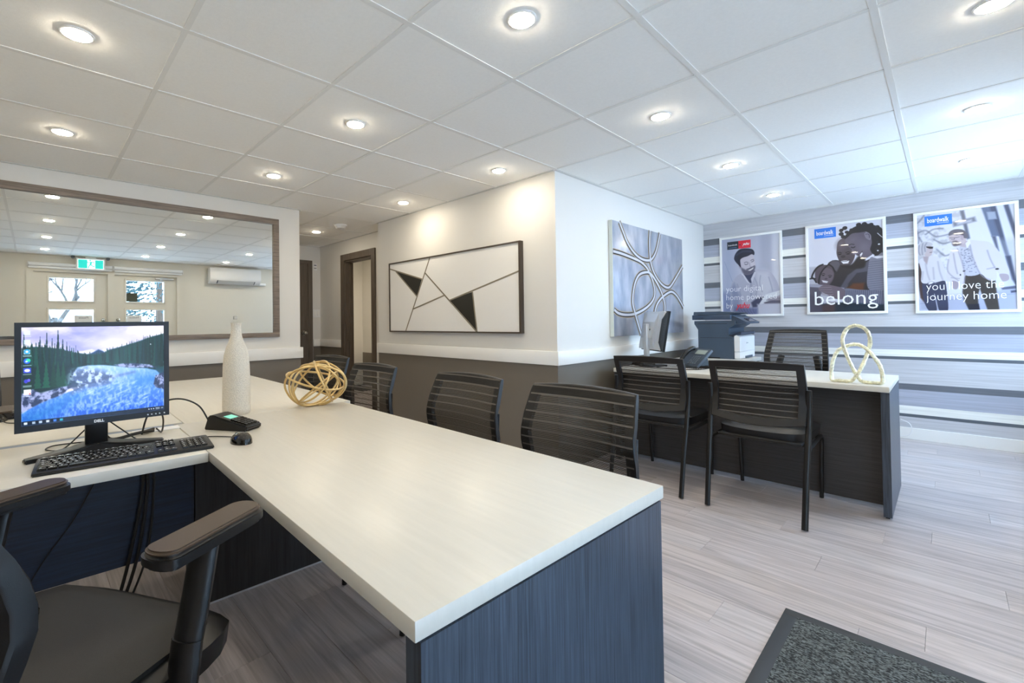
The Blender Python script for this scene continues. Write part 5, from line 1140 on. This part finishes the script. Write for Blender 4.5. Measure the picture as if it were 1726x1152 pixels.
# ---- hallway wall fittings
ls = thing('light_switch', 'white double light switch beside the hallway door', 'light switch', (XH, 3.075, 1.30)); obj('plate', B(0, .007, -.055, .055, -.058, .058, bev=.002), M_whitep, ls)
for s in (-1, 1): obj('rocker', B(.007, .012, s * .024 - .016, s * .024 + .016, -.033, .033, bev=.002), M_trimw, ls)
th = thing('door_sign', 'small white sign with dark lines high beside the hallway door', 'sign', (XH, 3.06, 1.99)); obj('plate', B(0, .004, -.028, .028, -.05, .05, bev=.001), M_whitep, th)
obj('printed_lines', (lambda b: (box(b, .004, .0046, -.02, .02, .022, .034), box(b, .004, .0046, -.02, .02, -.02, -.012))[-1])(bmesh.new()), M_greyd, th, 0)
# ---- entry wall fittings, visible in the mirror
RXm = Matrix(((0, 0, -1), (-1, 0, 0), (0, 1, 0))).to_4x4()   # faces -x: local x -> -y
ac = thing('air_conditioner', 'white split air conditioner on the entry wall, reflected in the mirror', 'air conditioner', (XE, 2.44, 1.945))
bm = bmesh.new(); prism(bm, [(-.005, 0), (-.13, .0), (-.20, .055), (-.215, .11), (-.215, .27), (-.19, .30), (-.005, .30)], 0, .93, 'y'); bmesh.ops.bevel(bm, geom=bm.edges[:], offset=.006, segments=2, affect='EDGES')
obj('casing', bm, M_whitep, ac); obj('louver', prism(bmesh.new(), [(-.135, .002), (-.20, .058), (-.207, .054), (-.142, -.004)], .14, .80, 'y'), mat('louver_grey', (206, 208, 208), .4), ac, 0)
obj('outlet_slot', prism(bmesh.new(), [(-.128, -.0015), (-.198, .053), (-.199, .055), (-.13, .001)], .12, .82, 'y'), M_greyd, ac, 0); obj('pipe_cover', B(-.06, -.002, .93, 1.08, .0, .045, bev=.006), M_whitep, ac)
ex = thing('exit_sign', 'teal running man exit sign over the entry doors, reflected in the mirror', 'sign', (XE - .10, .69, 2.17))
obj('housing', B(-.022, .022, -.185, .185, -.095, .095, bev=.006), M_whitep, ex); obj('face', B(-.0245, -.022, -.165, .165, -.075, .075), mat('exit_white', (240, 250, 248), .4, emit=((235, 250, 248), .9)), ex, 0)
M_teal = mat('exit_teal', (30, 170, 160), .4, emit=((30, 176, 166), .75))
for a, b_ in ((.055, .160), (-.160, -.045)): obj('teal_panel', B(-.0262, -.0245, a, b_, -.07, .07), M_teal, ex, 0)
bm = bmesh.new()
def limb(pts, wd):
    for p_, q_ in zip(pts, pts[1:]):
        d = Vector((q_[0] - p_[0], q_[1] - p_[1])).normalized(); n_ = Vector((-d.y, d.x)) * wd / 2
        prism(bm, [(p_[0] + n_.x, p_[1] + n_.y), (q_[0] + n_.x, q_[1] + n_.y), (q_[0] - n_.x, q_[1] - n_.y), (p_[0] - n_.x, p_[1] - n_.y)], -.0272, -.0246, 'x')
K_ = 1.35
for L_, w_ in (([(.004, .030), (-.004, -.008)], .018), ([(0, .024), (-.024, .016), (-.034, .026)], .008), ([(.004, .026), (.022, .028), (.032, .012)], .008), ([(-.004, -.006), (-.020, -.026), (-.026, -.052)], .010), ([(0, -.008), (.02, -.024), (.036, -.026)], .010)): limb([(a * K_, b_ * K_) for a, b_ in L_], w_ * K_)
cyl(bm, (-.0259, -.006 * K_, .0445 * K_), .0085 * K_, .0026, 14, 'x'); obj('running_figure', bm, M_teal, ex, 0)
obj('mount', B(-.015, .10, -.07, .07, .095, .123), M_whitep, ex, 0)
for s in (-1, 1): obj('emergency_lamp', cyl(bmesh.new(), (-.02, s * .225, .105), .026, .035, 16, 'x'), M_grey, ex); obj('lamp_arm', tube(bmesh.new(), [(0, s * .16, .10), (0, s * .225, .105)], .007), M_whitep, ex)
for lab, a, b_ in (('rolled white blind over the left entry door, reflected in the mirror', -.065, .985), ('rolled white blind over the right entry door, reflected in the mirror', .995, 2.02)):
    rb_ = thing('roller_blind', lab, 'blind', (XE - .045, (a + b_) / 2, 2.125)); h_ = (b_ - a) / 2
    obj('roll', cyl(bmesh.new(), (0, 0, .012), .030, 2 * h_ - .02, 24, 'y'), M_whitep, rb_); obj('hem_bar', B(-.012, .004, -h_ + .01, h_ - .01, -.052, -.022, bev=.003), M_whitep, rb_)
    obj('bracket', (lambda b: (box(b, -.03, .044, -h_, -h_ + .006, -.03, .045), box(b, -.03, .044, h_ - .006, h_, -.03, .045))[-1])(bmesh.new()), M_whitep, rb_, 0)
for lab, a, b_, s_ in (('paper notice reading Please in the left entry door pane', .49, .725, ('Please', 'use other', 'door')), ('paper notice in the right entry door pane', 1.185, 1.40, ('Notice',))):
    pn = thing('paper_notice', lab, 'notice', (XE + .045, (a + b_) / 2, 1.235)); obj('sheet', B(0, .0012, -(b_ - a) / 2, (b_ - a) / 2, -.10, .10), M_whitep, pn, 0)
    text('lettering', s_[0], .05, Matrix.Translation((-.001, 0, .045)) @ RXm, M_grey, pn, 'CENTER')
dk = thing('door_decal', 'dark square notice stuck in the upper pane of the right entry door', 'notice', (XE + .045, 1.262, 1.65)); obj('sheet', B(0, .0015, -.078, .078, -.074, .074), mat('dark_olive', (66, 72, 58), .5), dk, 0)
